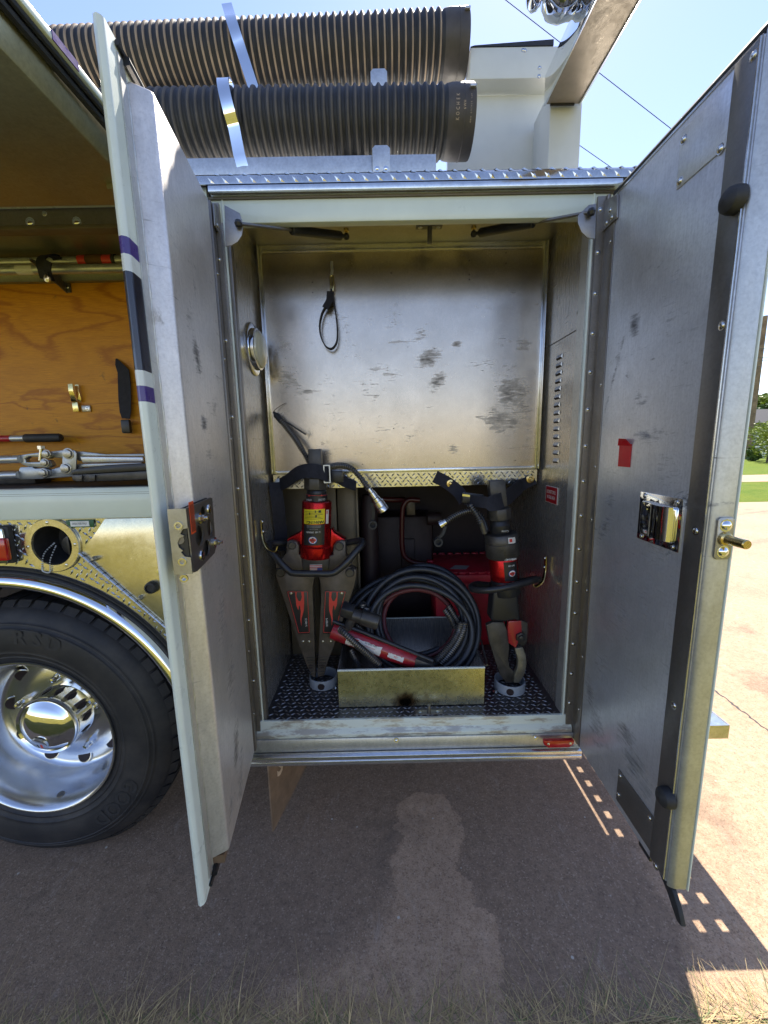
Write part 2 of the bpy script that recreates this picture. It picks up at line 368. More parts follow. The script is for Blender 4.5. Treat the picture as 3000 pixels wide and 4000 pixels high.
# ground
t = NT('concrete')
n1 = t.noise(1.1, 6, .62); n2 = t.noise(26, 5, .7); n3 = t.noise(260, 3, .6); n4 = t.noise(5, 6, .75, t.co((1, .35, 1), rot=(0, 0, .9)), .8)
c = t.mix(t.ramp(n2, [(.3, 0.), (.7, 1.)]), (.42, .270, .165), (.63, .43, .28))
n5 = t.noise(75, 4, .7)
c = t.mix(t.ramp(n3, [(.36, 0.), (.60, 1.)]), t.mix(.30, c, (.09, .07, .055)), c)
c = t.mix(t.ramp(n5, [(.38, .25), (.52, 0.)]), c, (.12, .09, .07)); c = t.mix(t.ramp(n5, [(.60, 0.), (.72, .5)]), c, (.5, .40, .31))
# old water stain: darker damp slab with a dry tongue running out of it
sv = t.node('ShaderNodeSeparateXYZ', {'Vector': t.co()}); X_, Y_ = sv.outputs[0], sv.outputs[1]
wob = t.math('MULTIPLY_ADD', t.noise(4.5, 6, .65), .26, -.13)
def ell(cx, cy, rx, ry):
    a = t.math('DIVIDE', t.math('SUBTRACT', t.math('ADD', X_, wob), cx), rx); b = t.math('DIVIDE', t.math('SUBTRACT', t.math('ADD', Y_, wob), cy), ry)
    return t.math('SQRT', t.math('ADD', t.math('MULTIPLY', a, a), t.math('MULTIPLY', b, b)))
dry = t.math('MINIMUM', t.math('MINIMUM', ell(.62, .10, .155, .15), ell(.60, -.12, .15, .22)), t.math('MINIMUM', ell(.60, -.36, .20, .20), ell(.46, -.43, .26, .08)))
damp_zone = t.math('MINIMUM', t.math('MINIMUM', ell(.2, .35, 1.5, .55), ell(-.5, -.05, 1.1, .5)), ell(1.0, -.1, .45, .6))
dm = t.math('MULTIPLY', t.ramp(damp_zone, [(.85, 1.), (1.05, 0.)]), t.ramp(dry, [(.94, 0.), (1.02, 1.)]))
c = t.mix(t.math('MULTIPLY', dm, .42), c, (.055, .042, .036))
c = t.mix(t.math('MULTIPLY', t.ramp(n4, [(.58, 0.), (.74, 1.)]), .30), c, (.40, .33, .27))
c = t.mix(t.math('MULTIPLY', t.ramp(n1, [(.4, 0.), (.7, 1.)]), .3), c, (.13, .09, .07))
vs_ = t.node('ShaderNodeTexVoronoi', {'Vector': t.co(), 'Scale': 210.0}, feature='F1').outputs['Color']
vv = t.node('ShaderNodeSeparateColor', {'Color': vs_}).outputs[0]
c = t.mix(t.ramp(vv, [(.0, .40), (.22, 0.), (.86, 0.), (1., .28)]), c, t.mix(t.ramp(vv, [(.4, 0.), (.6, 1.)]), (.07, .05, .038), (.62, .48, .36)))
oil = t.ramp(t.noise(2.1, 4, .6, t.co(loc=(5, 2, 0))), [(.60, 0.), (.70, .35)]); c = t.mix(oil, c, (.06, .05, .045))
sm = t.ramp(t.noise(13, 5, .75, t.co((1, .4, 1), rot=(0, 0, -.5)), .5), [(.60, 0.), (.75, .4)]); c = t.mix(sm, c, (.52, .43, .35))
vz = t.node('ShaderNodeTexVoronoi', {'Vector': t.co(), 'Scale': 9.0}, feature='F1').outputs['Distance']
c = t.mix(t.ramp(vz, [(.0, 1.), (.035, .8), (.05, 0.)]), c, (.55, .5, .42))
t.set(col=c, rough=.85, spec=.25); t.bump(t.math('ADD', n3, t.math('MULTIPLY', n2, .8)), .55, .004); MAT['concrete'] = t.mat
t = NT('grass_ground'); n1 = t.noise(2.2, 6, .7); n2 = t.noise(60, 4, .7)
c = t.mix(t.ramp(n1, [(.3, 0.), (.7, 1.)]), (.15, .145, .020), (.26, .205, .045)); c = t.mix(t.ramp(n2, [(.35, .5), (.6, 0.)]), c, (.05, .06, .015))
t.set(col=c, rough=.9, spec=.1); t.bump(n2, .8, .02); MAT['grass_ground'] = t.mat
simple('blade_dry', (.44, .32, .15), .7, var=.35, vs=40)
simple('blade_green', (.14, .18, .045), .6, var=.35, vs=40)
simple('leaf', (.22, .27, .035), .55, var=.4, vs=3)
simple('leaf_dark', (.07, .12, .02), .55, var=.4, vs=3)
t = NT('lawn'); n1 = t.noise(1.4, 6, .7); n2 = t.noise(40, 4, .7)
c = t.mix(t.ramp(n1, [(.3, 0.), (.7, 1.)]), (.10, .17, .012), (.19, .225, .025)); c = t.mix(t.ramp(n2, [(.35, .6), (.6, 0.)]), c, (.04, .07, .01))
t.set(col=c, rough=.9, spec=.1); t.bump(n2, 1.0, .03); MAT['lawn'] = t.mat
# ================================================================ the setting
def struct(name, m, mat, **k):
    o = m.build(name, mat, None, kind='structure', **k); return o
g = MB(); g.box(-500, 500, -500, 500, -.6, -.03); struct('ground', g, MAT['grass_ground'], smooth=0)
g = MB(); g.box(-14, 26, -.488, 8.25, -.25, 0); struct('driveway', g, MAT['concrete'], smooth=0)
g = MB(); g.box(2, 60, 12.9, 15.6, -.25, -.012); struct('footpath', g, MAT['concrete'], smooth=0)

g = MB(); g.box(1, 120, 8.26, 12.89, -.25, -.018); struct('lawn', g, MAT['lawn'], smooth=0)
g = MB(); g.box(1, 160, 15.61, 140, -.25, -.018); struct('lawn', g, MAT['lawn'], smooth=0)
# ================================================================ the fire truck
T = thing('fire_truck', 'pale green-white fire engine seen from its side with the tool compartment doors standing open', 'fire truck')
W = 1.10; ZF = .5617; ZH = 2.213; DB = .307; XR = 1.45; YB = 2.45
def part(name, m, mat, par=T, **k): return m.build(name, MAT[mat] if isinstance(mat, str) else [MAT[q] for q in mat], par, **k)
def rivets(name, par, pts, nrm, r=.0055, h=.003, mat='steel_screw'):
    """domed heads, one object each, sharing one mesh"""
    m = MB().dome((0, 0, 0), (0, 0, 1), r, h, 10); m.lathe((0, 0, 0), (0, 0, 1), [(r*1.25, -.0005), (r*1.25, .0006), (r*.9, .0007)], 10)
    first = None; q = V(nrm).to_track_quat('Z', 'Y')
    for p in pts:
        if first is None: o = m.build(name, MAT[mat], par); first = o.data
        else: o = link(name, first, par)
        o.location = p; o.rotation_mode = 'QUATERNION'; o.rotation_quaternion = q
        o.rotation_quaternion = q
# --- carcass: roof deck, far side, rear, under-floor (what shades the compartment)
part('side_panel', MB().box(-4.2, XR, YB, YB+.02, .45, 2.33), 'white_paint')
part('bulkhead', MB().box(-4.22, -4.2, 0, YB, .45, 2.33), 'white_paint')
part('roof_deck', MB().box(-4.2, XR, .035, YB, 2.318, 2.332), 'diamond_plate')
part('tail_panel', MB().box(XR-.02, XR, .02, YB, .515, 2.315), 'white_paint')
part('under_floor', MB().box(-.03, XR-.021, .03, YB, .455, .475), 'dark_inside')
part('wheel_well', MB().box(-1.9, -.16, .62, .65, .25, 1.33).box(-.16, -.035, .14, .65, .25, 1.31).box(-1.9, -.035, .14, .62, 1.30, 1.325), 'dark_inside')
# --- compartment inner skins
part('compartment_floor', MB().box(.0, W, .0, 1.0, ZF-.02, ZF), 'diamond_floor')
m = MB()
for i in range(52):
    for j in range(22):
        x = .02+i*.0205+(.0 if j % 2 else .010); y = .012+j*.0215
        if x > W-.015: continue
        a = R(32 if (i+j) % 2 else -32); L = .0105; wd = .0030
        dx, dy = math.cos(a), math.sin(a)
        m.add([(x-dx*L, y-dy*L, ZF), (x+dy*wd, y-dx*wd, ZF), (x+dx*L, y+dy*L, ZF), (x-dy*wd, y+dx*wd, ZF), (x-dx*L*.35, y-dy*L*.35, ZF+.0026), (x+dx*L*.35, y+dy*L*.35, ZF+.0026)],
              [(0, 1, 4), (1, 5, 4), (1, 2, 5), (2, 3, 5), (3, 4, 5), (3, 0, 4)])
part('floor_tread', m, 'diamond_floor_top', kind='stuff', smooth=0)
lw = part('side_wall', MB().box(-.012, 0, .0, 1.0, ZF-.02, 2.31), 'alu_wall')
rw = part('side_wall', MB().box(W, W+.012, .0, 1.0, ZF-.02, 2.31), 'alu_wall')
part('compartment_ceiling', MB().box(0, W, .0, .42, 2.292, 2.305), 'alu_ceiling')
ub = part('back_panel', MB().box(.022, W-.022, DB+.008, DB+.012, 1.455, 2.288), 'alu_back')
fr = MB(); fr.box(.012, .022, DB, DB+.03, 1.445, 2.292).box(W-.022, W-.012, DB, DB+.03, 1.445, 2.292).box(.022, W-.022, DB-.002, DB+.03, 2.270, 2.292).box(.022, W-.022, DB, DB+.03, 1.442, 1.456)
fr.box(.012, .0155, DB-.022, DB, 1.445, 2.29).box(W-.0155, W-.012, DB-.022, DB, 1.445, 2.29)
part('back_panel_frame', fr, 'alu_trim', bevel=.0012)
hpts = [PY(1000+.7233*x, 900+.7233*y, DB+.008) for x, y in ((725, 108), (1092, 98), (730, 230), (305, 280), (306, 335), (1152, 162), (1152, 238), (1152, 265), (1350, 120), (1350, 178), (744, 1069), (237, 1263), (575, 1263), (963, 1255), (1400, 1242))]
for p in hpts: pass
m = MB()
for p in hpts: m.cyl(p+V((0, -.0003, 0)), p+V((0, .002, 0)), .0022, n=8)
part('bolt_holes', m, 'dark_inside', ub)
# shelf front of tread plate
def diamonds(m, x0, x1, z0, z1, Y, pitch=.0212, L=.0098, wd=.0031, h=.0022):
    j = 0; z = z0+.008
    while z < z1-.004:
        x = x0+.008+(pitch/2 if j % 2 else 0); i = 0
        while x < x1-.006:
            a = R(42 if (i+j) % 2 else -42) if True else 0
            dx, dz = math.cos(a), math.sin(a)
            l = min(L, (x-x0)*.95, (x1-x)*.95)
            zt = lambda q: min(max(q, z0+.0005), z1-.0005)
            m.add([(x-dx*l, Y, zt(z-dz*l)), (x+dz*wd, Y, zt(z-dx*wd)), (x+dx*l, Y, zt(z+dz*l)), (x-dz*wd, Y, zt(z+dx*wd)), (x-dx*l*.4, Y-h, zt(z-dz*l*.4)), (x+dx*l*.4, Y-h, zt(z+dz*l*.4))],
                  [(0, 1, 4), (1, 5, 4), (1, 2, 5), (2, 3, 5), (3, 4, 5), (3, 0, 4)])
            x += pitch; i += 1
        z += pitch*.62; j += 1
sh = part('shelf_front', MB().box(.012, W-.012, DB+.0, DB+.004, 1.383, 1.4415), 'diamond_plate')
m = MB(); diamonds(m, .014, W-.014, 1.384, 1.440, DB); part('shelf_tread', m, 'diamond_plate', kind='stuff', smooth=0)
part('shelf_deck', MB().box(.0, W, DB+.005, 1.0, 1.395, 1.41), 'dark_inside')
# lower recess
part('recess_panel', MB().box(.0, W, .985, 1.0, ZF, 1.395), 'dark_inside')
m = MB(); m.box(.006, .15, .47, .475, ZF, 1.395).box(.155, .245, .455, .475, ZF, 1.395).box(.25, .335, .47, .475, ZF, 1.395).box(.336, .345, .44, .475, ZF, 1.395)
part('inner_partition', m, 'tan_panel', bevel=.0015)  # tan darkened in its colour to sit in the recess shade
# side-wall fittings
m = MB()
for z in (.8, 1.05): pass
angL = MB().box(.0, .012, .006, .03, ZF, 2.29).box(.0, .004, .03, .05, ZF, 2.29)
part('door_jamb', angL, 'alu_hinge', bevel=.001)
part('door_jamb', MB().box(W-.004, W-.0005, .004, .05, ZF, 2.29), 'alu_end')
# front edges of the opening (bright painted folds)
part('opening_edge', MB().box(-.002, .0025, -.006, .004, ZF-.03, 2.28), 'white_edge', bevel=.0015)
part('opening_edge', MB().box(W-.002, W+.004, -.006, .003, ZF-.03, 2.28), 'white_edge', bevel=.0015)
# hinges
lh = part('door_hinge', MB().box(-.045, -.009, -.012, .0, .47, 2.262).cyl((-.040, -.018, .47), (-.040, -.018, 2.262), .006, n=10), 'alu_hinge')
rh = part('door_hinge', MB().box(W+.009, W+.045, -.012, .0, .45, 2.262).cyl((W+.038, -.016, .45), (W+.038, -.016, 2.262), .006, n=10), 'alu_hinge')
zs = [.50+.115*i for i in range(16)]
rivets('rivet', rh, [V((W+.018, -.0125, z)) for z in zs], (0, -1, 0), .0062, .004)
rivets('rivet', lh, [V((-.02, -.0125, z)) for z in zs[::2]], (0, -1, 0), .005, .003)
# body face beside / above / below the opening
part('corner_panel', MB().box(W+.046, XR, 0, .02, .46, 2.31), 'white_paint')
part('corner_panel', MB().box(-.13, -.046, 0, .02, .46, 2.31), 'white_paint')
part('header', MB().prism([(-.05, 0, 2.213), (-.05, -.004, 2.262), (-.05, .0, 2.285), (-.05, .03, 2.285), (-.05, .03, 2.213)], (W+.1, 0, 0)), 'white_paint', bevel=.003)
part('header_trim', MB().box(-.04, W+.06, -.009, .01, 2.2735, 2.2795), 'tan_panel', bevel=.001)
part('drip_rail', MB().prism([(-.03, .0, 2.283), (-.03, -.028, 2.283), (-.03, -.0285, 2.2985), (-.03, -.026, 2.2985), (-.03, -.025, 2.287), (-.03, .0, 2.287)], (1.20, 0, 0)), 'alu_trim', bevel=.0008)
part('top_gap_filler', MB().box(-.03, 1.20, -.004, .004, 2.2875, 2.303), 'black_paint')
cap = MB(); cap.prism([(-4.2, .34, 2.336), (-4.2, .0, 2.336), (-4.2, -.018, 2.332), (-4.2, -.024, 2.322), (-4.2, -.024, 2.304), (-4.2, -.020, 2.304), (-4.2, -.020, 2.318), (-4.2, .34, 2.3325)], (XR+4.2, 0, 0))
part('tread_cap', cap, 'diamond_plate', smooth=60)
m = MB()
x = -.02
i = 0
while x < XR-.02:
    L = .013; wd = .0045
    for k, (zc, yy, tilt) in enumerate(((2.3135, -.024, 1), (2.335, -.012, -1))):
        dx = L*.75
        if k == 0: q = [(x-dx, yy, zc+.008), (x-.002, yy, zc-.006), (x+dx, yy, zc-.008), (x+.002, yy, zc+.006), (x, yy-.002, zc)]
        else: q = [(x+.012-.012, -.006, 2.3355), (x+.012+.004, -.018, 2.3325), (x+.012+.014, -.0225, 2.3265), (x+.012-.002, -.021, 2.330), (x+.013, -.0215, 2.3345)]
        m.add(q, [(0, 1, 4), (1, 2, 4), (2, 3, 4), (3, 0, 4), (0, 3, 2, 1)])
    x += .0405; i += 1
part('cap_tread', m, 'diamond_plate', kind='stuff', smooth=0)
# door sill and rub rail
t = NT('sill_paint'); n = t.noise(22, 6, .7, t.co((.35, 1, 1.4))); chips = t.ramp(n, [(.5, 0.), (.58, 1.)])
t.set(col=t.mix(chips, (.66, .70, .62), (.42, .40, .35)), rough=.42, metal=t.math('MULTIPLY', chips, .5)); MAT['sill_paint'] = t.mat
sill = [(-.03, .02, ZF-.03), (-.03, .004, ZF+.002), (-.03, -.006, ZF+.002), (-.03, -.009, ZF-.030), (-.03, -.022, ZF-.045), (-.03, -.022, ZF-.058), (-.03, .02, ZF-.058)]
part('door_sill', MB().prism(sill, (W+.06, 0, 0)), 'sill_paint', bevel=.002)
part('sill_step', MB().prism([(-.04, .02, .452), (-.04, -.026, .452), (-.04, -.030, .478), (-.04, -.026, .5025), (-.04, .02, .5025)], (W+.08, 0, 0)), 'alu_end', bevel=.002)
rail = [(0, .02, .404), (0, -.034, .404), (0, -.043, .410), (0, -.043, .424), (0, -.040, .4265), (0, -.043, .429), (0, -.043, .443), (0, -.034, .4495), (0, .02, .4495)]
rr = part('rub_rail', MB().prism([V(p)+V((-.045, 0, 0)) for p in rail], (W+.105, 0, 0)), 'alu_trim', bevel=.001)
rivets('bolt', rr, [PY(1548, 2894, -.034)+V((0, 0, .002)), PY(2092, 2881, -.034)], (0, -1, .3), .006, .004, 'chrome')
# marker lamp on the rail
L0 = PY(2118, 2896, -.045); L1 = PY(2236, 2890, -.045)
zc = (L0.z+L1.z)/2; m = MB()
pr = [(L0.x, zc+.012), (L1.x, zc+.012), (L1.x, zc-.004), (L1.x-.018, zc-.017), (L0.x+.018, zc-.017), (L0.x, zc-.004)]
m.prism([(x, -.044, z) for x, z in pr], (0, -.016, 0))
ml = part('marker_lamp', m, 'lens_red', bevel=.003)
rivets('screw', ml, [V((L0.x+.016, -.0605, zc)), V((L1.x-.014, -.0605, zc))], (0, -1, 0), .004, .002)
# ceiling fittings: latch striker
c = PY(1676, 880, .0); cz = 2.2915
q = PZ(1676, 884, 2.29); ls = part('latch_striker', MB().box(q.x-.045, q.x+.045, q.y-.013, q.y+.013, 2.286, 2.2915).cyl((q.x+.002, q.y, 2.286), (q.x+.002, q.y, 2.235), .008, n=12), 'alu_dark', bevel=.001)
rivets('screw', ls, [V((q.x-.03, q.y, 2.286)), V((q.x+.03, q.y, 2.286))], (0, 0, -1), .006, .003)
q = PZ(1676, 2790, ZF); ls = part('floor_striker', MB().box(q.x-.05, q.x+.05, q.y-.006, q.y+.016, ZF+.002, ZF+.006).cyl((q.x, q.y+.002, ZF), (q.x, q.y+.002, ZF+.035), .007, n=12), 'alu_dark', bevel=.001)
rivets('screw', ls, [V((q.x-.033, q.y+.006, ZF+.006)), V((q.x+.033, q.y+.006, ZF+.006))], (0, 0, 1), .005, .003)
# dome lamp on the left wall
ctr = V((.0, .195, 1.90))
dl = part('dome_lamp', MB().lathe(ctr, (1, 0, 0), [(.001, 0), (.088, 0), (.090, .004), (.086, .007), (.072, .008), (.070, .022), (.064, .024)], 40, hint=(0, 0, 1)), 'chrome')
part('lens', MB().lathe(ctr, (1, 0, 0), [(.0645, .022), (.062, .030), (.048, .040), (.026, .046), (.0005, .048)], 36), 'lamp_glass', dl)
# louvres pressed in the right wall
for i in range(14):
    tt = i/13; p = PX(2186+(2192-2186)*tt*0, 1395+(1805-1395)*tt, W)
    p = PX(2187-7*tt-(12 if tt > .5 else 12*tt*2)*.6, 1395+tt*(1800-1395), W)
    m = MB(); hw = .023
    pr = []
    for k in range(9):
        a = math.pi*k/8; pr.append((hw*math.cos(a), .010*math.sin(a)))
    vs = [(W-.0004, p.y+a, p.z-.007) for a, b in pr]+[(W-.0004-b*.9, p.y+a*.8, p.z+.008-b*.2) for a, b in pr]
    m.add([(W-.0006, p.y-hw, p.z-.008), (W-.0006, p.y+hw, p.z-.008), (W-.0006, p.y+hw, p.z+.009), (W-.0006, p.y-hw, p.z+.009), (W-.0055, p.y-hw*.85, p.z-.002), (W-.0055, p.y+hw*.85, p.z-.002)],
          [(3, 2, 5, 4), (0, 3, 4), (1, 5, 2), (0, 4, 5, 1)])
    m.m[-1] = 1; lo = part('louvre', m, ('alu_wall', 'dark_inside'), rw, smooth=0)  # lower face coloured dark for the shade under the hood
part('wall_seam', MB().box(W-.0016, W-.0001, .052, DB-.03, 1.9085, 1.9105), 'dark_inside', rw)
sp = [PX(*q, W) for q in ((2135, 1296), (2133, 1355), (2258, 1221), (2256, 1290), (2120, 1612), (2238, 1595), (2105, 1852))]
rivets('screw', rw, [V((W-.001, p.y, p.z)) for p in sp], (-1, 0, 0), .005, .003, 'alu_dark')
# red notice on the right wall
c = [PX(x, y, W) for x, y in ((2135, 1895), (2182, 1903), (2179, 1976), (2133, 1958))]
y0 = (c[0].y+c[3].y)/2; y1 = (c[1].y+c[2].y)/2; z0 = c[3].z; z1 = c[0].z
yc, zc2 = (y0+y1)/2, (z0+z1)/2; hy, hz = abs(y1-y0)/2, abs(z1-z0)/2
ns = part('notice', MB().box(W-.0025, W-.0015, yc-hy, yc+hy, zc2-hz, zc2+hz), 'print_white', rw)
part('notice_face', MB().box(W-.0033, W-.0026, yc-hy*.93, yc+hy*.93, zc2-hz*.95, zc2+hz*.95), 'sign_red', rw)
for k, s in ((.32, 'DO NOT DRILL'), (-.32, 'IN THIS AREA')):
    text('lettering', s, (W-.0036, yc, zc2+k*hz), (0, -1, 0), (0, 0, 1), .013, MAT['print_white'], rw, sx=.62, bold=.012)
# coat-hook brackets on both side walls
for sx, xw, pts in ((1, .0, ((1022, 2030), (1026, 2085), (1035, 2125), (1045, 2148))), (-1, W, ((2131, 2172), (2129, 2235), (2115, 2270), (2090, 2290)))):
    y0 = .16; base = PX(pts[0][0], pts[0][1], xw+sx*.012) if sx > 0 else PX(2131, 2172, xw-.012)
    P = [base, base+V((0, 0, -.06)), base+V((sx*.018, -.02, -.098)), base+V((sx*.05, -.032, -.112)), base+V((sx*.062, -.034, -.092))]
    h = part('tool_hook', MB().ribbon(smooth_path(P, 5), .016, .003, (0, 1, .0)), 'yellow_zinc', lw if sx > 0 else rw)
    rivets('bolt', lw if sx > 0 else rw, [V((xw+sx*.014, base.y, base.z-.008)), V((xw+sx*.014, base.y, base.z-.045))], (sx, 0, 0), .006, .006)
# tailboard with punched grip holes behind the body
m = MB(); zt = .505; x0, x1 = XR+.008, 1.715; hole = .016
xs = [x0]
for hx in (1.501, 1.575, 1.648): xs += [hx-.0108, hx+.0108]
xs.append(x1)
ys = [-.005]; yy = .100
while yy < YB-.1: ys += [yy-.0155, yy+.0155]; yy += .0787
ys.append(YB)
for i in range(len(xs)-1):
    for j in range(len(ys)-1):
        if i % 2 == 1 and j % 2 == 1:
            if not (i == 1 and ys[j] < .36): continue
        m.add([(xs[i], ys[j], zt), (xs[i+1], ys[j], zt), (xs[i+1], ys[j+1], zt), (xs[i], ys[j+1], zt)], [(0, 1, 2, 3)])
m.box(x0, x1+.004, -.009, -.0055, .452, zt+.002).box(x1+.0005, x1+.004, -.005, YB, .452, zt+.002)
m.box(XR-.019, x0, -.005, .405, zt-.003, .5145)  # unseen filler plate, added to cut off sunlight through the gap
part('tailboard', m, 'diamond_plate', smooth=0)
part('tailboard_lamp', MB().box(1.60, 1.64, -.014, -.0095, .46, .49), 'lens_red')
# tilt-out valance lamp red sliver, mud flap
mf0, mf1 = PY(1050, 2965, .10), PY(1182, 2962, .24)
fl = MB(); n = 8; A = V((-.05, .04, .46)); B = V((.085, .31, .46))
fx0, fx1 = V((-.018, .05, 0)), V((.085, .36, 0))
pl = [fx0+V((0, 0, .47)), fx1+V((0, 0, .47)), fx1+V((-.0, 0, .10)), fx0+V((.0, 0, .03))]
nn = (fx1-fx0).cross(V((0, 0, 1))).normalized()
mfp = part('mud_flap', MB().prism(pl, nn*.008), 'flap_tan', bevel=.002)
text('lettering', 'STAR', (fx0+fx1)/2+V((-.0, 0, .27))+nn*.0086, (fx1-fx0), (0, 0, 1), .085, MAT['print_tan'], mfp, bold=.03, sx=.8)
# ================================================================ compartment doors
class Door:
    def __init__(s, o, u, n): s.o, s.u, s.n = V(o), V(u).normalized(), V(n).normalized()
    def p(s, u, v, z): return s.o + s.u*u + s.n*v + V((0, 0, z))
    def hit(s, x, y, v=0.0):   # photograph point on the plane v -> (u, z)
        q = PP(x, y, s.o+s.n*v, s.n); return (q-s.o).dot(s.u), q.z
    def box(s, m, u0, u1, v0, v1, z0, z1, mi=0):
        return m.hexa([s.p(u, v, z) for z in (z0, z1) for u, v in ((u0, v0), (u1, v0), (u1, v1), (u0, v1))], mi)
    def poly(s, m, pts, v0, v1, mi=0):   # pts = (u, z)
        return m.prism([s.p(u, v0, z) for u, z in pts], s.n*(v1-v0), mi)
LD = Door((-.013, -.067, 0), (.1176, -.993, 0), (.993, .1176, 0))
RD = Door((1.132, -.050, 0), (-.0104, -1, 0), (-1, .0104, 0))
# ---- left door
ld = thing('compartment_door', '', 'x'); del ld['label']; del ld['category']; ld.parent = T
def lp(name, m, mat, par=ld, **k): return part(name, m, mat, par, **k)
VS = -.0436
def zb(y): return PY(392+(805-392)*(y-51)/(3537-51), y, -.505).z
bands = [(.44, zb(1568), 0), (zb(1568), zb(1506), 1), (zb(1506), zb(1445), 2), (zb(1445), zb(1058), 3), (zb(1058), zb(990), 2), (zb(990), zb(921), 1), (zb(921), 2.285, 0)]
m = MB()
prof = [(-.055, VS), (.428, VS), (.434, VS-.003), (.4375, VS-.0095), (.434, VS-.016), (.428, VS-.019), (-.055, VS-.019)]
for z0, z1, mi in bands:
    m.prism([LD.p(u, v, z0) for u, v in prof], (0, 0, z1-z0), mi)
lp('door_skin', m, ('white_edge', 'stripe_purple', 'stripe_white', 'stripe_black'), smooth=40)
# pan: sloped sides, rounded
def pan(D, u0, u1, e0, e1, z0, z1, ez, v0, v1, eb=None):
    m = MB(); k = 3
    rings = []
    for i, (f) in enumerate((0, 1)):
        pass
    # outline at v1 (inner face) and v0 (base)
    a = [D.p(u0, v1, z0), D.p(u1, v1, z0), D.p(u1, v1, z1), D.p(u0, v1, z1)]
    b = [D.p(u0-e0, v0, z0-ez), D.p(u1+e1, v0, z0-ez), D.p(u1+e1, v0, z1+ez), D.p(u0-e0, v0, z1+ez)]
    m.hexa(b+a); return m
m = pan(LD, .012, .358, .03, .014, .50, 2.235, .006, VS+.0005, 0)
lpan = lp('door_pan', m, 'alu_pan_left', bevel=.007, seg=3)
# weld bead and flange strip between pan and skin
lp('flange_strip', LD.box(MB(), .374, .398, VS+.0004, VS+.0035, .47, 2.262), 'alu_end')
zz = .475; m = MB(); pts = [LD.p(.3705+.0006*math.sin(i*1.7), VS+.003, .48+i*.0125) for i in range(int((2.25-.48)/.0125))]
lp('weld_bead', m.tube(pts, lambda t: .0022+.0008*math.sin(t*700), 6), 'alu_end')
# black bulb seals along top and bottom flange
for zt in (2.262, .462):
    lp('door_seal', MB().tube([LD.p(.0, VS+.008, zt), LD.p(.38, VS+.008, zt)], .0085, 8), 'seal_rubber')
    lp('door_seal', MB().tube([LD.p(.0, VS+.004, zt+(.012 if zt > 1 else -.01)), LD.p(.40, VS+.004, zt+(.012 if zt > 1 else -.01))], .005, 6), 'seal_rubber')
part('wood_spacer', LD.box(MB(), .0, .36, VS+.001, VS+.03, .468, .492), 'flap_tan', ld)
# pan edge hem along the hinge side + rivets
lp('hinge_flange', LD.box(MB(), -.052, -.018, VS+.001, -.002, .48, 2.25), 'alu_hinge', bevel=.001)
rivets('rivet', ld, [LD.p(-.03, -.0015, z) for z in [.62+.24*i for i in range(7)]], LD.n, .0045, .003)
# rotary latch
o_u0, _z = LD.hit(760, 2230); 
zl0 = LD.hit(690, 2240, VS)[1]; 
ztop = LD.hit(680, 1985, -.005)[1]; zbot = LD.hit(700, 2238, -.005)[1]
zt_ = 1.346; zb_ = 1.118
ue = .372; Lb = thing('latch', '', 'x'); del Lb['label']; del Lb['category']; Lb.parent = ld
m = MB()
# folded steel case: end plate facing the opener, side plate lying over the pan face
e0, e1 = VS+.002, .014     # v range of end plate
uo = .386
def holes_plate(D, m, pts, holes, v0, v1):
    """plate in the (u,z) plane with round holes, built by triangulated fill"""
    bm = bmesh.new(); es = []
    def ring(q):
        vs = [bm.verts.new((a, b, 0)) for a, b in q]; return [bm.edges.new((vs[i], vs[(i+1) % len(vs)])) for i in range(len(vs))]
    es += ring(pts)
    for (hu, hz, ru, rz) in holes: es += ring([(hu+ru*math.cos(2*math.pi*i/20), hz+rz*math.sin(2*math.pi*i/20)) for i in range(20)])
    bmesh.ops.triangle_fill(bm, use_beauty=True, edges=es)
    bm.verts.index_update()
    V2 = [(v.co.x, v.co.y) for v in bm.verts]; F = [[v.index for v in f.verts] for f in bm.faces]; E = [[v.index for v in e.verts] for e in bm.edges if len(e.link_faces) == 1]
    bm.free(); n = len(V2)
    m.add([D.p(a, v1, b) for a, b in V2]+[D.p(a, v0, b) for a, b in V2], F+[[q+n for q in f] for f in F]+[[a, b, b+n, a+n] for a, b in E])
    return m
q = lambda x, y, v=.014: LD.hit(620+.1808*x, 1900+.1808*y, v)
pts = [q(600, 470), q(1120, 240), q(1160, 260), q(1235, 1330), q(1210, 1440), q(840, 1830), q(760, 1860)]
hl = []
for (x, y, rx, ry) in ((965, 610, 62, 210), (1105, 890, 58, 205), (880, 1060, 85, 250), (1035, 1330, 70, 200)):
    a, b = q(x, y), q(x+rx, y); _, zt1 = q(x, y-ry); hl.append((a[0], a[1], abs(b[0]-a[0]), abs(zt1-a[1])*.92))
part('latch_side_plate', holes_plate(LD, MB(), pts, hl, .011, .014), 'alu_dark', Lb, smooth=0)
bk = [(u+(.0), z) for u, z in pts]
part('latch_back_plate', LD.poly(MB(), bk, .0012, .004), 'black_worn', Lb)
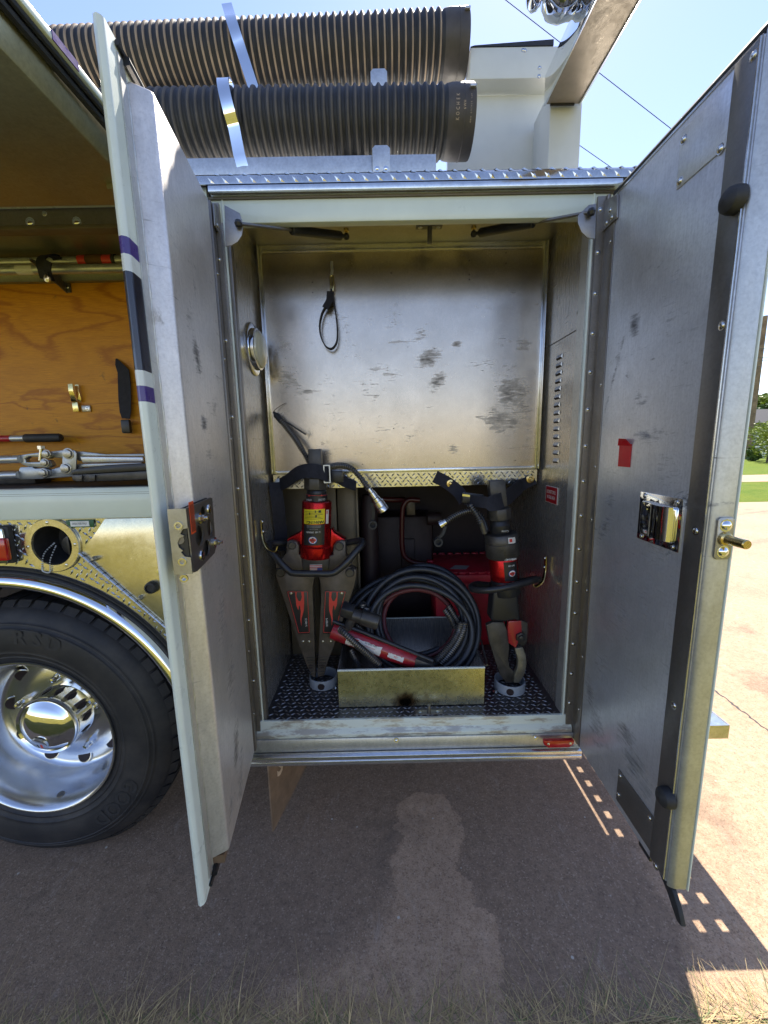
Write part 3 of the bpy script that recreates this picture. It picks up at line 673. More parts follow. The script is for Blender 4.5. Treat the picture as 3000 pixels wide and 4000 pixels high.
# end plate with C-shaped jaw opening
ua = max(u for u, z in pts[:1])+.002
za, zbb = pts[0][1], pts[-1][1]
def ep(v, z): return LD.p(ua, v, z)
H = za-zbb; v0, v1 = (PP(668, 2110, LD.p(ua, 0, 0), LD.u)-LD.o).dot(LD.n), .014; jw = zbb+H*.46
ring = [(v0, zbb), (v1, zbb), (v1, jw-.028), (v1-.012, jw-.026), (v1-.018, jw-.016), (v0+.022, jw-.013), (v0+.015, jw-.006), (v0+.013, jw+.004), (v0+.018, jw+.014), (v0+.028, jw+.018), (v1-.016, jw+.022), (v1-.010, jw+.032), (v1, jw+.034), (v1, za), (v0, za)]
m = MB(); m.prism([LD.p(ua, v, z) for v, z in ring], LD.u*.003)
part('latch_end_plate', m, 'zinc', Lb, smooth=0)
part('latch_housing', LD.box(MB(), ua-.022, ua-.002, v0+.002, .010, zbb+.004, za-.004), 'black_paint', Lb)
for zz_ in (jw+.040, jw-.036, jw-.072): part('latch_bush', MB().lathe(LD.p(ua+.003, v0+.019, zz_), LD.u, [(.0085, 0), (.0085, .003), (.005, .003), (.005, -.004), (.0002, -.004)], 14), 'steel_screw', Lb)
m = MB().cyl(LD.p(ua-.015, -.006, jw+.01), LD.p(ua+.0, -.006, jw+.01), .010, n=14); m.prism([LD.p(ua-.012, .004, jw+.03), LD.p(ua-.012, .010, jw-.02), LD.p(ua-.012, -.002, jw-.05), LD.p(ua-.012, -.012, jw-.03)], LD.u*.008)
part('latch_rotor', m, 'alu_dark', Lb)
c_ = q(715, 675); part('latch_label', LD.box(MB(), c_[0]-.015, c_[0]+.012, .0143, .0150, c_[1]-.034, c_[1]+.034), 'orange_label', Lb)
m = MB()
for k in range(4): LD.box(m, c_[0]-.012+k*.0058, c_[0]-.0095+k*.0058, .0151, .0153, c_[1]-.030, c_[1]+.028)
part('label_print', m, 'print_black', Lb, smooth=0)
for x, y in ((860, 690), (1190, 1210)):
    a = q(x, y); m = MB().cyl(LD.p(a[0], .014, a[1]), LD.p(a[0], .018, a[1]), .013, n=18).cyl(LD.p(a[0], .018, a[1]), LD.p(a[0], .027, a[1]), .0075, n=6).cyl(LD.p(a[0], .027, a[1]), LD.p(a[0], .034, a[1]), .0045, n=10)
    part('latch_bolt', m, 'steel_screw', Lb)
for x, y in ((1080, 490), (930, 1490)):
    a = q(x, y); part('latch_rivet', MB().lathe(LD.p(a[0], .014, a[1]), LD.n, [(.013, 0), (.012, .003), (.006, .0045), (.0002, .0045)], 16), 'steel_screw', Lb)
# ---- right door
rd = thing('compartment_door', '', 'x'); del rd['label']; del rd['category']; rd.parent = T
def rp(name, m, mat, par=rd, **k): return part(name, m, mat, par, **k)
rpan = rp('door_pan', pan(RD, .022, .459, .030, .008, .482, 2.238, .004, -.043, 0), 'alu_pan_right', bevel=.004, seg=3)
zsk = RD.hit(2800, 311, -.0445)[1]
rp('door_skin', RD.box(MB(), -.03, .476, -.0465, -.0435, .474, zsk), 'white_edge', bevel=.001)
rp('end_channel', MB().prism([RD.p(u, v, .478) for u, v in ((.4595, -.006), (.464, .0005), (.469, -.004), (.474, -.013), (.4755, -.041), (.459, -.042))], (0, 0, 1.764)), 'alu_end', bevel=.003, seg=2)
for k, (v_, z_, r_) in enumerate(((-.012, 2.251, .008), (-.023, 2.262, .008), (-.034, 2.273, .008))): rp('door_seal', MB().tube([RD.p(-.01, v_, z_), RD.p(.466, v_, z_)], r_, 8), 'seal_rubber')
rp('seal_carrier', RD.box(MB(), -.01, .466, -.0430, -.037, 2.2425, 2.278), 'seal_rubber')
m = RD.box(MB(), -.005, .459, -.0005, .0015, 2.232, 2.237); rp('top_hem', m, 'alu_trim')
rp('hinge_flange', RD.box(MB(), -.030, .020, -.008, .0012, .484, 2.236), 'alu_hinge', bevel=.001)
rivets('screw', rd, [RD.p(.004, .0012, z) for z in (.62, .82, 1.06, 1.30, 1.47, 1.72, 2.12, 2.20)], RD.n, .0042, .003)
# dark cover strip over the latch rods
us0 = (RD.hit(2771, 1200, .002)[0]+RD.hit(2682, 2000, .002)[0])/2; us1 = (RD.hit(2885, 1200, .002)[0]+RD.hit(2784, 2000, .002)[0])/2
us1 = min(us1, .4580)
strip = rp('cover_strip', RD.box(MB(), us0, us1, .0005, .003, .490, 2.2335), 'alu_dark', bevel=.0008)
rp('strip_hem', RD.box(MB(), us1-.0015, us1+.0015, .001, .0055, .490, 2.2335), 'alu_trim')
sc = [RD.hit(*p_, .003) for p_ in ((2948, 212), (2820, 1272), (2718, 2074), (2632, 2755), (2560, 3382))]
rivets('screw', strip, [RD.p((us0+us1)/2 if False else min(max(u, us0+.012), us1-.012), .003, z) for u, z in sc], RD.n, .0075, .004)
for x, y in ((2905, 752), (2612, 3128)):
    u, z = RD.hit(x, y, .012); u = min(max(u, us0+.02), us1-.01)
    rp('rubber_bumper', MB().lathe(RD.p(u, .003, z), RD.n, [(.024, 0), (.024, .010), (.021, .020), (.013, .026), (.0005, .028)], 20), 'rubber')
# access plates
def access(pts, mat, scr):
    a = [RD.hit(x, y, .001) for x, y in pts]
    u0 = a[0][0]; u1 = us0-.001; zt = a[0][1]; z0 = a[1][1]
    o = rp('access_plate', RD.box(MB(), u0, u1, .0004, .0022, z0, zt), mat, bevel=.0006)
    rivets('screw', o, [RD.p(u0+.012, .0022, z0+.012), RD.p(u0+.012, .0022, zt-.012 if scr else zt-.03), RD.p(u1-.014, .0022, z0+.014 if scr else zt-.014)], RD.n, .0065, .004)
a = RD.hit(2665, 545, .001); b = RD.hit(2643, 743, .001)
u0 = b[0]; z0 = b[1]
o = rp('access_plate', RD.box(MB(), u0, us0-.001, .0004, .0024, z0, 2.215), 'alu_pan_right', bevel=.0006)
rivets('screw', o, [RD.p(u0+.010, .0024, z0+.012), RD.p(u0+.010, .0024, RD.hit(2665, 553, .001)[1]), RD.p(us0-.014, .0024, RD.hit(2830, 570, .001)[1])], RD.n, .0075, .005)
a = RD.hit(2418, 3003, .001); b = RD.hit(2410, 3120, .001)
o = rp('access_plate', RD.box(MB(), a[0], us0-.001, .0004, .0024, .505, a[1]), 'alu_dark', bevel=.0006)
rivets('screw', o, [RD.p(a[0]+.010, .0024, a[1]-.014), RD.p(a[0]+.010, .0024, .530), RD.p(us0-.014, .0024, a[1]-.016)], RD.n, .006, .004)
# latch rod ends
rp('latch_rod', RD.box(MB().tube([RD.p(us0-.05, -.008, 2.236), RD.p(us0-.045, -.010, 2.250), RD.p(us0-.01, -.012, 2.252)], .006, 8), us0-.062, us0-.03, -.02, -.004, 2.238, 2.244), 'black_paint')
rp('latch_rod', RD.box(MB(), us0-.055, us0-.01, -.03, -.006, .462, .482), 'black_paint')
# paddle handle
k = [RD.hit(2200+.4822*x, 1800+.4822*y, .001) for x, y in ((635, 240), (985, 320), (935, 755), (600, 615))]
u0, u1 = (k[0][0]+k[3][0])/2, (k[1][0]+k[2][0])/2; z1 = (k[0][1]+k[1][1])/2; z0 = (k[2][1]+k[3][1])/2
ph = rp('paddle_latch', RD.box(MB(), u0, u1, .0006, .003, z0, z1), 'chrome', bevel=.001)
wu, wz = u1-u0, z1-z0
def rr_(ua, ub, za, zb_, r, n=5):
    out = []
    for cx, cz, a0 in ((ub-r, zb_-r, 0), (ua+r, zb_-r, 90), (ua+r, za+r, 180), (ub-r, za+r, 270)):
        out += [(cx+r*math.cos(R(a0+90*i/n)), cz+r*math.sin(R(a0+90*i/n))) for i in range(n+1)]
    return out
m = MB(); RD.poly(m, rr_(u0+wu*.13, u0+wu*.90, z0+wz*.14, z1-wz*.16, .008), .003, .0115); part('paddle_bezel', m, 'chrome', ph, bevel=.003, seg=3)
m = MB(); cu = u0+wu*.64; m.prism([RD.p(cu+.5*wu*.5*math.cos(math.pi*i/10), .0115+.012*math.sin(math.pi*i/10), z0+wz*.17) for i in range(11)], (0, 0, wz*.65)); part('paddle', m, 'chrome', ph, smooth=60)
rivets('screw', ph, [RD.p(u, .003, z) for u, z in ((u0+wu*.12, z0+wz*.07), (u1-wu*.13, z0+wz*.07), (u0+wu*.12, z1-wz*.07), (u1-wu*.13, z1-wz*.08))], RD.n, .0055, .0035)
# strip of red tape
a = RD.hit(2421, 1735, .0005); b = RD.hit(2469, 1735, .0005); c = RD.hit(2443, 1824, .0005)
rp('tape', RD.box(MB(), a[0], b[0], .0006, .0014, c[1], a[1]).prism([RD.p(a[0]-.008, .001, a[1]-.004), RD.p(b[0], .001, a[1]-.004), RD.p(b[0]-.01, .012, a[1]+.014), RD.p(a[0]+.01, .010, a[1]+.016)], RD.n*.0008), 'red_tape', smooth=0)
# striker pin on the end channel
def ec(x, y): 
    o = RD.p(.4750, -.024, 0); n_ = RD.u; q_ = PP(x, y, o, n_); return q_
c1, c2 = ec(2200+.4822*1320, 1800+.4822*455), ec(2200+.4822*1270, 1800+.4822*795); cm = (c1+c2)/2; hh = (c1.z-c2.z)/2
cv = -.023
m = MB(); m.prism([RD.p(.4745, cv+.017*x_, cm.z+z_) for x_, z_ in ((-.7, -hh), (.7, -hh), (1, -hh+.006), (1, hh-.006), (.7, hh), (-.7, hh), (-1, hh-.006), (-1, -hh+.006))], RD.u*.005)
st = rp('striker', m, 'zinc', bevel=.001)
part('striker_pin', MB().lathe(RD.p(.4795, cv, cm.z), RD.u, [(.015, 0), (.013, .006), (.0095, .008), (.0095, .050), (.008, .052), (.0002, .052)], 18), 'brass', st)
rivets('screw', st, [RD.p(.4797, cv, cm.z+hh*.62), RD.p(.4797, cv, cm.z-hh*.62)], RD.u, .0105, .007, 'chrome')
# worn black pull flap under the door
a = RD.p(.43, -.03, .47); m = MB()
m.prism([RD.p(.41, -.010, .474), RD.p(.470, -.010, .474), RD.p(.492, -.011, .448), RD.p(.508, -.012, .416), RD.p(.491, -.012, .410), RD.p(.455, -.011, .445)], RD.n*-.012)
rp('pull_flap', m, 'rubber', bevel=.003)
# ---- gas struts with their brackets
def strut(D, rod, body, end, brk, par, sgn):
    ball = brk
    m = MB()
    st_ = thing('gas_strut', '', 'x'); del st_['label']; del st_['category']; st_.parent = T
    d = (end-ball).normalized(); mid = ball+(end-ball)*.44
    part('rod', MB().cyl(ball, mid, .0048, n=10), 'alu_dark', st_)
    part('cylinder', MB().lathe(mid, d, [(.0002, -.002), (.0125, -.002), (.014, 0), (.014, (end-mid).length-.03), (.012, (end-mid).length-.026), (.0002, (end-mid).length-.026)], 16), 'black_paint', st_)
    part('end_fitting', MB().cyl(end-d*.03, end, .006, n=10), 'black_paint', st_)
    for pt in (ball, end): part('ball_joint', MB().lathe(pt, (0, 0, 1), [(.0002, -.011), (.008, -.008), (.011, 0), (.008, .008), (.0002, .011)], 14), 'black_paint', st_)
    part('stud', MB().cyl(end, V((end.x, end.y, 2.292)), .004, n=8).cyl(V((end.x, end.y, 2.284)), V((end.x, end.y, 2.292)), .009, n=8), 'brass', st_)
    return st_
eL = PZ(1353, 924, 2.268); bL = PY(931, 873, -.085)
eR = PZ(1850, 914, 2.268); bR = PY(2310, 828, -.085)
strut(LD, None, None, eL, bL, ld, 1); strut(RD, None, None, eR, bR, rd, -1)
def bracket(D, par, ball, sgn, pts, pan_pts):
    # flange on the pan + flange standing out towards the strut ball
    m = MB(); yb = ball.y+.012
    m.prism([V((p.x, yb, p.z)) for p in pts], (0, .004, 0))
    D.poly(m, pan_pts, .0008, .005)
    b = part('strut_bracket', m, 'bracket_steel', par, bevel=.0008)
    return b
def PYb(x, y): return PY(x, y, -.073)
ptsL = [PYb(880, 962), PYb(905, 958), PYb(928, 944), PYb(944, 920), PYb(949, 890), PYb(946, 865), PYb(936, 832), PYb(876, 800)]
uz = lambda D, x, y: D.hit(x, y, .003)
bk = bracket(LD, ld, bL, 1, ptsL, [uz(LD, 832, 793), uz(LD, 838, 881), uz(LD, 880, 962), uz(LD, 876, 815)])
rivets('bolt', bk, [LD.p(*([uz(LD, x, y)[0], .005, uz(LD, x, y)[1]])) for x, y in ((850, 858), (846, 880), (858, 902))], LD.n, .006, .004)
ptsR = [PYb(2325, 933), PYb(2295, 928), PYb(2272, 905), PYb(2258, 870), PYb(2258, 842), PYb(2300, 800), PYb(2330, 795)]
bk = bracket(RD, rd, bR, -1, ptsR, [uz(RD, 2416, 757), uz(RD, 2412, 850), uz(RD, 2325, 933), uz(RD, 2330, 800)])
rivets('bolt', bk, [RD.p(uz(RD, x, y)[0], .005, uz(RD, x, y)[1]) for x, y in ((2386, 822), (2392, 850), (2371, 872))], RD.n, .0065, .004)
# ================================================================ left of the tool compartment: wheel, fender, fuel filler, upper locker
WC = V((-.875, 0, .495)); 
def ring_arc(name, prof, mat, a0, a1, n=64, par=T, **k):
    """profile (r, Y) swept round the wheel axis from a0 to a1 degrees (0 = +X, 90 = up)"""
    m = MB(); P = []
    for i in range(n+1):
        t = R(a0+(a1-a0)*i/n); P.append([V((WC.x+r*math.cos(t), y, WC.z+r*math.sin(t))) for r, y in prof])
    kk = len(prof)
    m.add([p for row in P for p in row], [(i*kk+j, i*kk+j+1, (i+1)*kk+j+1, (i+1)*kk+j) for i in range(n) for j in range(kk-1)])
    return part(name, m, mat, par, **k)
# fender trim: polished half-round lip with rubber welt
ring_arc('fender_trim', [(.604, .06), (.604, .0), (.606, -.018), (.614, -.026), (.626, -.028), (.640, -.022), (.648, -.012), (.652, -.001), (.660, .002)], 'chrome', -8, 172, 96, smooth=60)
ring_arc('fender_welt', [(.652, -.001), (.653, -.009), (.658, -.012), (.663, -.009), (.664, -.003), (.668, -.002), (.6685, -.009), (.674, -.010), (.677, -.001)], 'rubber', -8, 172, 96, smooth=60)
ring_arc('wheel_arch', [(.606, .008), (.600, .03), (.598, .40)], 'dark_inside', -8, 188, 64, smooth=60)
# tread plate skin around the arch and smooth polished access door (both follow the arch)
def arch_top(x):
    d = x-WC.x; return WC.z+math.sqrt(max(.676**2-d*d, 0)) if abs(d) < .676 else .40
ZS0, ZS1 = 1.330, 1.433
FC = PY(207, 2130, -.004); FR = .092
xs = [-1.55+.02*i for i in range(71)]+[-.13]
outl = [(x, arch_top(x)) for x in xs]+[(-.13, ZS0), (-1.55, ZS0)]
class Flat:
    def p(s, a, v, b): return V((a, -v, b))
part('arch_panel', holes_plate(Flat(), MB(), outl, [(FC.x, FC.z, .070, .070)], -.010, .0), 'diamond_plate', smooth=0)
hx0 = PY(320, 2160); hx1 = PY(655, 2450)
hinge_dir = (hx1-hx0).normalized()
def hinge_z(x): return hx0.z+(x-hx0.x)*(hinge_dir.z/hinge_dir.x)
gx = PY(415, 2032).x
m = MB()
xx = -1.6; j = 0; pitch = .0265
while xx < -.14:
    zz_ = .80+(pitch*.5 if j % 2 else 0); i = 0
    while zz_ < ZS0-.006:
        ok = zz_ > arch_top(xx)+.010 and (xx-FC.x)**2+(zz_-FC.z)**2 > (FR+.006)**2
        hz_ = hinge_z(xx); edge = gx-(ZS0-zz_)*.62
        if ok and not (xx > edge-.004 and zz_ > hz_-.012 and xx > hx0.x-.02):
            a = R(58 if (i+j) % 2 else -35); L = .0128; wd = .0042; dx, dz = math.cos(a), math.sin(a)
            m.add([(xx-dx*L, 0, zz_-dz*L), (xx+dz*wd, 0, zz_-dx*wd), (xx+dx*L, 0, zz_+dz*L), (xx-dz*wd, 0, zz_+dx*wd), (xx-dx*L*.4, -.0034, zz_-dz*L*.4), (xx+dx*L*.4, -.0034, zz_+dz*L*.4)],
                  [(0, 1, 4), (1, 5, 4), (1, 2, 5), (2, 3, 5), (3, 4, 5), (3, 0, 4)])
        zz_ += pitch; i += 1
    xx += pitch*.62; j += 1
part('arch_tread', m, 'diamond_plate', kind='stuff', smooth=0)
# polished smooth door with piano hinge
gp = [V((gx, -.0015, ZS0-.002)), V((hx0.x+.006, -.0015, hx0.z+.004)), V((-.14, -.0015, hinge_z(-.14)+.006)), V((-.14, -.0015, ZS0-.002))]
part('access_door', MB().prism(gp, (0, -.004, 0)), 'grass_sheen', bevel=.0006)
ph_ = part('piano_hinge', MB().cyl(V((hx0.x-.004, -.008, hx0.z+.001)), V((-.14, -.008, hinge_z(-.14))), .0058, n=10), 'alu_trim')
m = MB(); n_ = 22
for i in range(n_):
    p = V((hx0.x, -.008, hx0.z)).lerp(V((-.14, -.008, hinge_z(-.14))), (i+.5)/n_); m.cyl(p-hinge_dir*.0006, p+hinge_dir*.0006, .0062, n=10)
part('hinge_knuckle_gaps', m, 'dark_inside', ph_, kind='stuff')
for x, y in ((370, 2182), (550, 2334)):
    p = PY(x, y, -.006); part('hinge_stud', MB().lathe(p, (0, -1, 0), [(.009, 0), (.0075, .007), (.0045, .013), (.0002, .0135)], 12), 'zinc')
p = PY(596, 2292, -.006); part('rubber_stop', MB().lathe(p, (0, -1, 0), [(.021, 0), (.0215, .006), (.019, .018), (.014, .02), (.013, .014), (.0002, .014)], 20), 'rubber')
p = PY(632, 2232, -.006); part('finger_latch', MB().prism([p+V((a, 0, b)) for a, b in ((-.022, 0), (.012, .026), (.05, .02), (.05, -.02), (.012, -.026))], (0, -.006, 0)), 'chrome', bevel=.002)
# fuel filler
ff = part('fuel_filler', MB().lathe(FC, (0, -1, 0), [(.066, .0), (.068, .006), (.090, .006), (.093, .002), (.093, -.003)], 48), 'grass_sheen')
part('filler_cup', MB().lathe(FC, (0, -1, 0), [(.067, .002), (.064, -.03), (.060, -.10), (.0005, -.105)], 40), 'rubber', ff)
part('filler_cap', MB().lathe(FC+V((.022, .075, -.012)), (0, -1, 0), [(.040, 0), (.040, .02), (.034, .026), (.0005, .027)], 24).box(FC.x+.018, FC.x+.026, FC.y+.035, FC.y+.05, FC.z-.045, FC.z+.022), 'black_plastic', ff, bevel=.001)
rivets('screw', ff, [FC+V((.079*math.cos(R(a)), -.006, .079*math.sin(R(a)))) for a in (92, 2, 182, 300)], (0, -1, 0), .0055, .002)
cp = smooth_path([FC+V(q) for q in ((-.02, .03, 0), (-.032, -.002, -.028), (-.042, -.008, -.075), (-.036, -.010, -.089), (-.016, -.010, -.090), (-.012, -.006, -.05), (-.016, .03, -.01))], 6)
bead = MB().lathe((0, 0, 0), (0, 0, 1), [(.0001, -.0031), (.0022, -.0022), (.0031, 0), (.0022, .0022), (.0001, .0031)], 6)
first = None
for p in cp[::1]:
    o = bead.build('chain_bead', MAT['chain'], ff) if first is None else link('chain_bead', first, ff)
    first = first or o.data; o.location = p
c = PY(315, 2045, -.003)
fl_ = part('fuel_notice', MB().box(c.x-.046, c.x+.046, -.006, -.003, c.z-.0125, c.z+.0125), 'green_label', bevel=.001)
part('notice_plate', MB().box(c.x-.031, c.x+.031, -.0075, -.0062, c.z-.009, c.z+.009), 'print_white', fl_)
text('lettering', 'DIESEL FUEL ONLY', (c.x, -.0077, c.z), (1, 0, 0), (0, 0, 1), .0068, MAT['print_black'], fl_, sx=.62)
# side lamp at the frame edge
lc = PY(-20, 2130, -.01); rl = PY(55, 2130, -.01)
sl_ = part('side_lamp', MB().box(lc.x-.12, rl.x, -.022, -.001, lc.z-.062, lc.z+.066), 'rubber', bevel=.008)
part('lamp_bezel', MB().box(lc.x-.12, rl.x-.009, -.034, -.020, lc.z-.056, lc.z+.060), 'chrome', sl_, bevel=.008)
part('lamp_lens', MB().box(lc.x-.12, PY(18, 2130, -.05).x, -.050, -.030, lc.z-.045, lc.z+.03), 'lens_red', sl_, bevel=.006)
# painted band above the arch (locker sill)
part('locker_sill', MB().prism([(-4.2, .02, ZS0), (-4.2, -.010, ZS0), (-4.2, -.013, ZS0+.006), (-4.2, -.013, ZS1-.012), (-4.2, -.008, ZS1-.001), (-4.2, .02, ZS1)], (4.07, 0, 0)), 'white_paint', bevel=.0015)
m = MB()
for dz in (.010, .016): m.box(-2, -.13, -.0134, -.0128, ZS1-.006-dz-.0008, ZS1-.006-dz)
part('sill_pinstripe', m, 'tan_panel', smooth=0, kind='stuff')
# upper locker
UX0 = -2.2; UX1 = -.135; YPW = .36
part('locker_floor', MB().box(UX0, UX1, .02, YPW, ZS1-.02, ZS1-.003), 'rubber')
m = MB(); lx = UX0
part('locker_back', MB().box(UX0, UX1, YPW, YPW+.018, ZS1-.02, 2.21), 'plywood')
part('locker_end', MB().box(UX1, UX1+.008, .0, YPW+.02, ZS1-.02, 2.31), 'alu_wall')
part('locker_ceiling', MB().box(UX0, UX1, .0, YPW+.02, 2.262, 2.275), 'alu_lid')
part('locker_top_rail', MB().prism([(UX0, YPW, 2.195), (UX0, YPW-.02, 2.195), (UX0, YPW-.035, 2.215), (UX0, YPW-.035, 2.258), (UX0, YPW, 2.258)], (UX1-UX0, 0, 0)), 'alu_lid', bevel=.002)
hd = part('locker_header', MB().box(UX0, UX1, -.012, .0, 2.2115, 2.30), 'alu_hinge')
part('header_lip', MB().box(UX0, UX1, -.016, .022, 2.2, 2.2105), 'tan_panel', bevel=.001)
rivets('bolt', hd, [PY(x, y, -.012) for x, y in ((118, 868), (300, 866))], (0, -1, 0), .011, .006, 'chrome')
rivets('screw', hd, [PY(174, 835, -.012)], (0, -1, 0), .006, .002)
# lift-up lid standing out level over the locker
lid = thing('lift_up_door', '', 'x'); del lid['label']; del lid['category']; lid.parent = T
LX1 = -.118
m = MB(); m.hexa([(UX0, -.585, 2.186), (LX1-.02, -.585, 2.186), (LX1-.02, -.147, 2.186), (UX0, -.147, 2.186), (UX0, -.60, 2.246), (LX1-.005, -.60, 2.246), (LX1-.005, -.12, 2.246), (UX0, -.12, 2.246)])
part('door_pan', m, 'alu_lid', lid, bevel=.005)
part('door_skin', MB().box(UX0, LX1+.02, -.64, -.016, 2.252, 2.268), 'white_edge', lid, bevel=.004)
part('side_stripe', MB().box(LX1+.0195, LX1+.0215, -.50, -.44, 2.2525, 2.2675), 'stripe_purple', lid)
for k, (dx, zz_, r_) in enumerate(((.0, 2.236, .008), (.010, 2.246, .006))):
    part('door_seal', MB().tube([(LX1+dx, -.61, zz_), (LX1+dx, -.10, zz_)], r_, 8), 'seal_rubber', lid)
part('strut_tab', MB().prism([PZ(415, 716, 2.186), PZ(448, 716, 2.186), PZ(448, 760, 2.186)], (0, 0, -.012)), 'alu_lid', lid)
# ---- rear wheel
wheel = thing('wheel', '', 'x'); del wheel['label']; del wheel['category']; wheel.parent = T
YW = .012
def wl_(name, prof, mat, n=72, mis=None, **k):   # prof (r, depth behind YW)
    m = MB().lathe((WC.x, YW, WC.z), (0, 1, 0), prof, n, mis=mis, hint=(0, 0, 1)); 
    return part(name, m, mat, wheel, **k)
tp = [(.300, .030), (.306, .014), (.318, .006), (.330, .002), (.332, -.001), (.335, -.001), (.337, .0), (.350, -.005), (.352, -.0075), (.355, -.0075), (.358, -.0065), (.365, -.009), (.395, -.013), (.43, -.012), (.440, -.010), (.442, -.012), (.446, -.011), (.448, -.007), (.456, -.003), (.458, -.0045), (.462, -.003), (.464, .001), (.470, .004), (.488, .012), (.506, .030), (.516, .046), (.524, .060), (.524, .27), (.30, .28)]
m = MB().lathe((WC.x, YW, WC.z), (0, 1, 0), tp, 120, hint=(0, 0, 1))
m.v = [(x, y, max(z, .001)) for x, y, z in m.v]
tyre = part('tyre', m, 'tyre', wheel, smooth=40)
m = MB()      # shoulder tread blocks
for i in range(58):
    a = 2*math.pi*i/58; da = 2*math.pi/58*.40
    def pt(r, y, aa): return (WC.x+r*math.cos(aa), YW+y, max(WC.z+r*math.sin(aa), .001))
    v_ = [pt(r, y, aa) for r, y in ((.510, .032), (.531, .052), (.533, .10), (.50, .10)) for aa in (a-da, a+da)]
    m.add(v_, [(0, 1, 3, 2), (2, 3, 5, 4), (4, 5, 7, 6), (0, 2, 4, 6), (1, 7, 5, 3), (0, 6, 7, 1)])
part('tread_blocks', m, 'tyre', tyre, smooth=0, kind='stuff')
def tyre_text(s, a_deg, r, h):
    a = R(a_deg); n = len(s)
    for i, ch in enumerate(s):
        if ch == ' ': continue
        b = a-(i-(n-1)/2)*h*1.15/r; rd_ = V((math.cos(b), 0, math.sin(b)))
        text('raised_lettering', ch, V((WC.x, YW-.0135, WC.z))+rd_*r, V((math.sin(b), 0, -math.cos(b))), rd_, h, MAT['rubber'], tyre, ext=.0006, bold=.02, sx=1.0)
tyre_text('RSD', 76, .415, .052); tyre_text('GOOD', -42, .40, .055)
# rim: polished deep-dish wheel with hand holes
wl_('rim', [(.302, .028), (.311, .012), (.314, .004), (.312, -.002), (.306, -.002), (.300, .006), (.292, .020), (.284, .06), (.278, .12), (.268, .165), (.252, .182), (.225, .182), (.20, .172), (.175, .165), (.14, .163), (.10, .163), (.02, .163)], 'wheel_alu', 96, smooth=60)
for i in range(10):
    a = R(-8+36*i); rr2 = .222; p = V((WC.x+rr2*math.cos(a), YW+.1800, WC.z+rr2*math.sin(a)))
    ax = V((-.42*math.cos(a), -1, -.42*math.sin(a))).normalized()
    m = MB().lathe(p, ax, [(.031, -.002), (.030, .0022), (.027, .0025)], 28, mi=0); m.lathe(p, ax, [(.0272, .0026), (.0003, .0024)], 28, mi=1)
    part('hand_hole', m, ('wheel_alu', 'dark_inside'), wheel, smooth=60)
for i in range(5):
    a = R(16+72*i); p = V((WC.x+.164*math.cos(a), YW+.164, WC.z+.164*math.sin(a)))
    part('lug_nut', MB().cyl(p, p+V((0, -.016, 0)), .016, n=6).lathe(p, (0, -1, 0), [(.012, .016), (.0115, .036), (.008, .044), (.0004, .046)], 14), 'chrome', wheel)
hub = wl_('hub_cap', [(r_, d_+.070) for r_, d_ in ((.128, .112), (.124, .104), (.120, .10), (.118, .02), (.119, .006), (.114, -.002), (.107, .003), (.103, .001), (.092, -.010), (.07, -.021), (.045, -.028), (.02, -.0315), (.0006, -.032))], 'chrome', 72, smooth=50)
for i in range(14):
    a = 2*math.pi*i/14; ca, sa = math.cos(a), math.sin(a)
    m = MB(); P_ = []
    for k in range(13):
        t_ = k/12; ww = .010*math.sin(math.pi*t_); P_.append((.100+.052*t_, ww))
    q_ = [(d_, w_) for d_, w_ in P_]+[(d_, -w_) for d_, w_ in P_[-2:0:-1]]
    m.add([(WC.x+.1212*math.cos(a+w_/.119), YW+d_, WC.z+.1212*math.sin(a+w_/.119)) for d_, w_ in q_], [tuple(range(len(q_)))])
    part('vent_slot', m, 'dark_inside', hub, smooth=0)
b_ = V((WC.x-.010, YW+.0445, WC.z-.052)); axn = V((-.08, -1, -.42)).normalized()
bd = part('hub_badge', MB().lathe(b_, axn, [(.032, -.004), (.032, .0035), (.028, .0045), (.0004, .0045)], 28), 'wheel_alu', hub)
a_, bb_, _ = frame(axn, (0, 0, 1)); a_ = -a_
def badge(pts, mat, h):
    m = MB(); m.add([b_+axn*(.0047+h)+a_*x_+V((0, 0, 1))*y_*.9+axn*(.0) for x_, y_ in pts], [tuple(range(len(pts)))]); part('badge_mark', m, mat, bd, smooth=0)
badge([(-.017, -.013), (-.010, -.016), (-.004, .001), (.001, .014), (-.005, .018), (-.011, .004)], 'red_mark', .0006)
badge([(-.002, -.010), (.003, -.011), (.012, .012), (.017, .016), (.006, .006)], 'print_black', .0009)
# valve stub near rim bottom
p = V((WC.x+.03, YW+.05, WC.z-.2835)); part('balance_plug', MB().lathe(p, (0, -.2, 1), [(.014, 0), (.013, .003), (.0003, .004)], 16), 'alu_dark', wheel)
# ---- fittings on the plywood
q = PY(165, 1420, YPW)
def pw(x, y, d=0.0): return PY(x, y, YPW-d)
c1 = pw(168, 1450, .03)
m = MB().ribbon(smooth_path([pw(274, 1500, .03), pw(278, 1530, .032), pw(286, 1556, .022), pw(288, 1570, .012)], 4), .018, .002, (1, 0, 0))
part('spring_clip', m, 'yellow_zinc')
m = MB().ribbon(smooth_path([pw(300, 1503, .014), pw(302, 1530, .016), pw(310, 1556, .014), pw(308, 1566, .01)], 4), .014, .002, (1, 0, 0)); part('spring_clip', m, 'yellow_zinc')
a, b = pw(283, 1572, .012), pw(310, 1608, .012)
part('clip_plate', MB().box(a.x, b.x, YPW-.016, YPW-.004, b.z, a.z), 'yellow_zinc', bevel=.001)
a, b = pw(318, 1584, .005), pw(356, 1608, .005)
cb = part('clip_base', MB().box(a.x, b.x, YPW-.008, YPW-.001, b.z, a.z), 'zinc', bevel=.002)
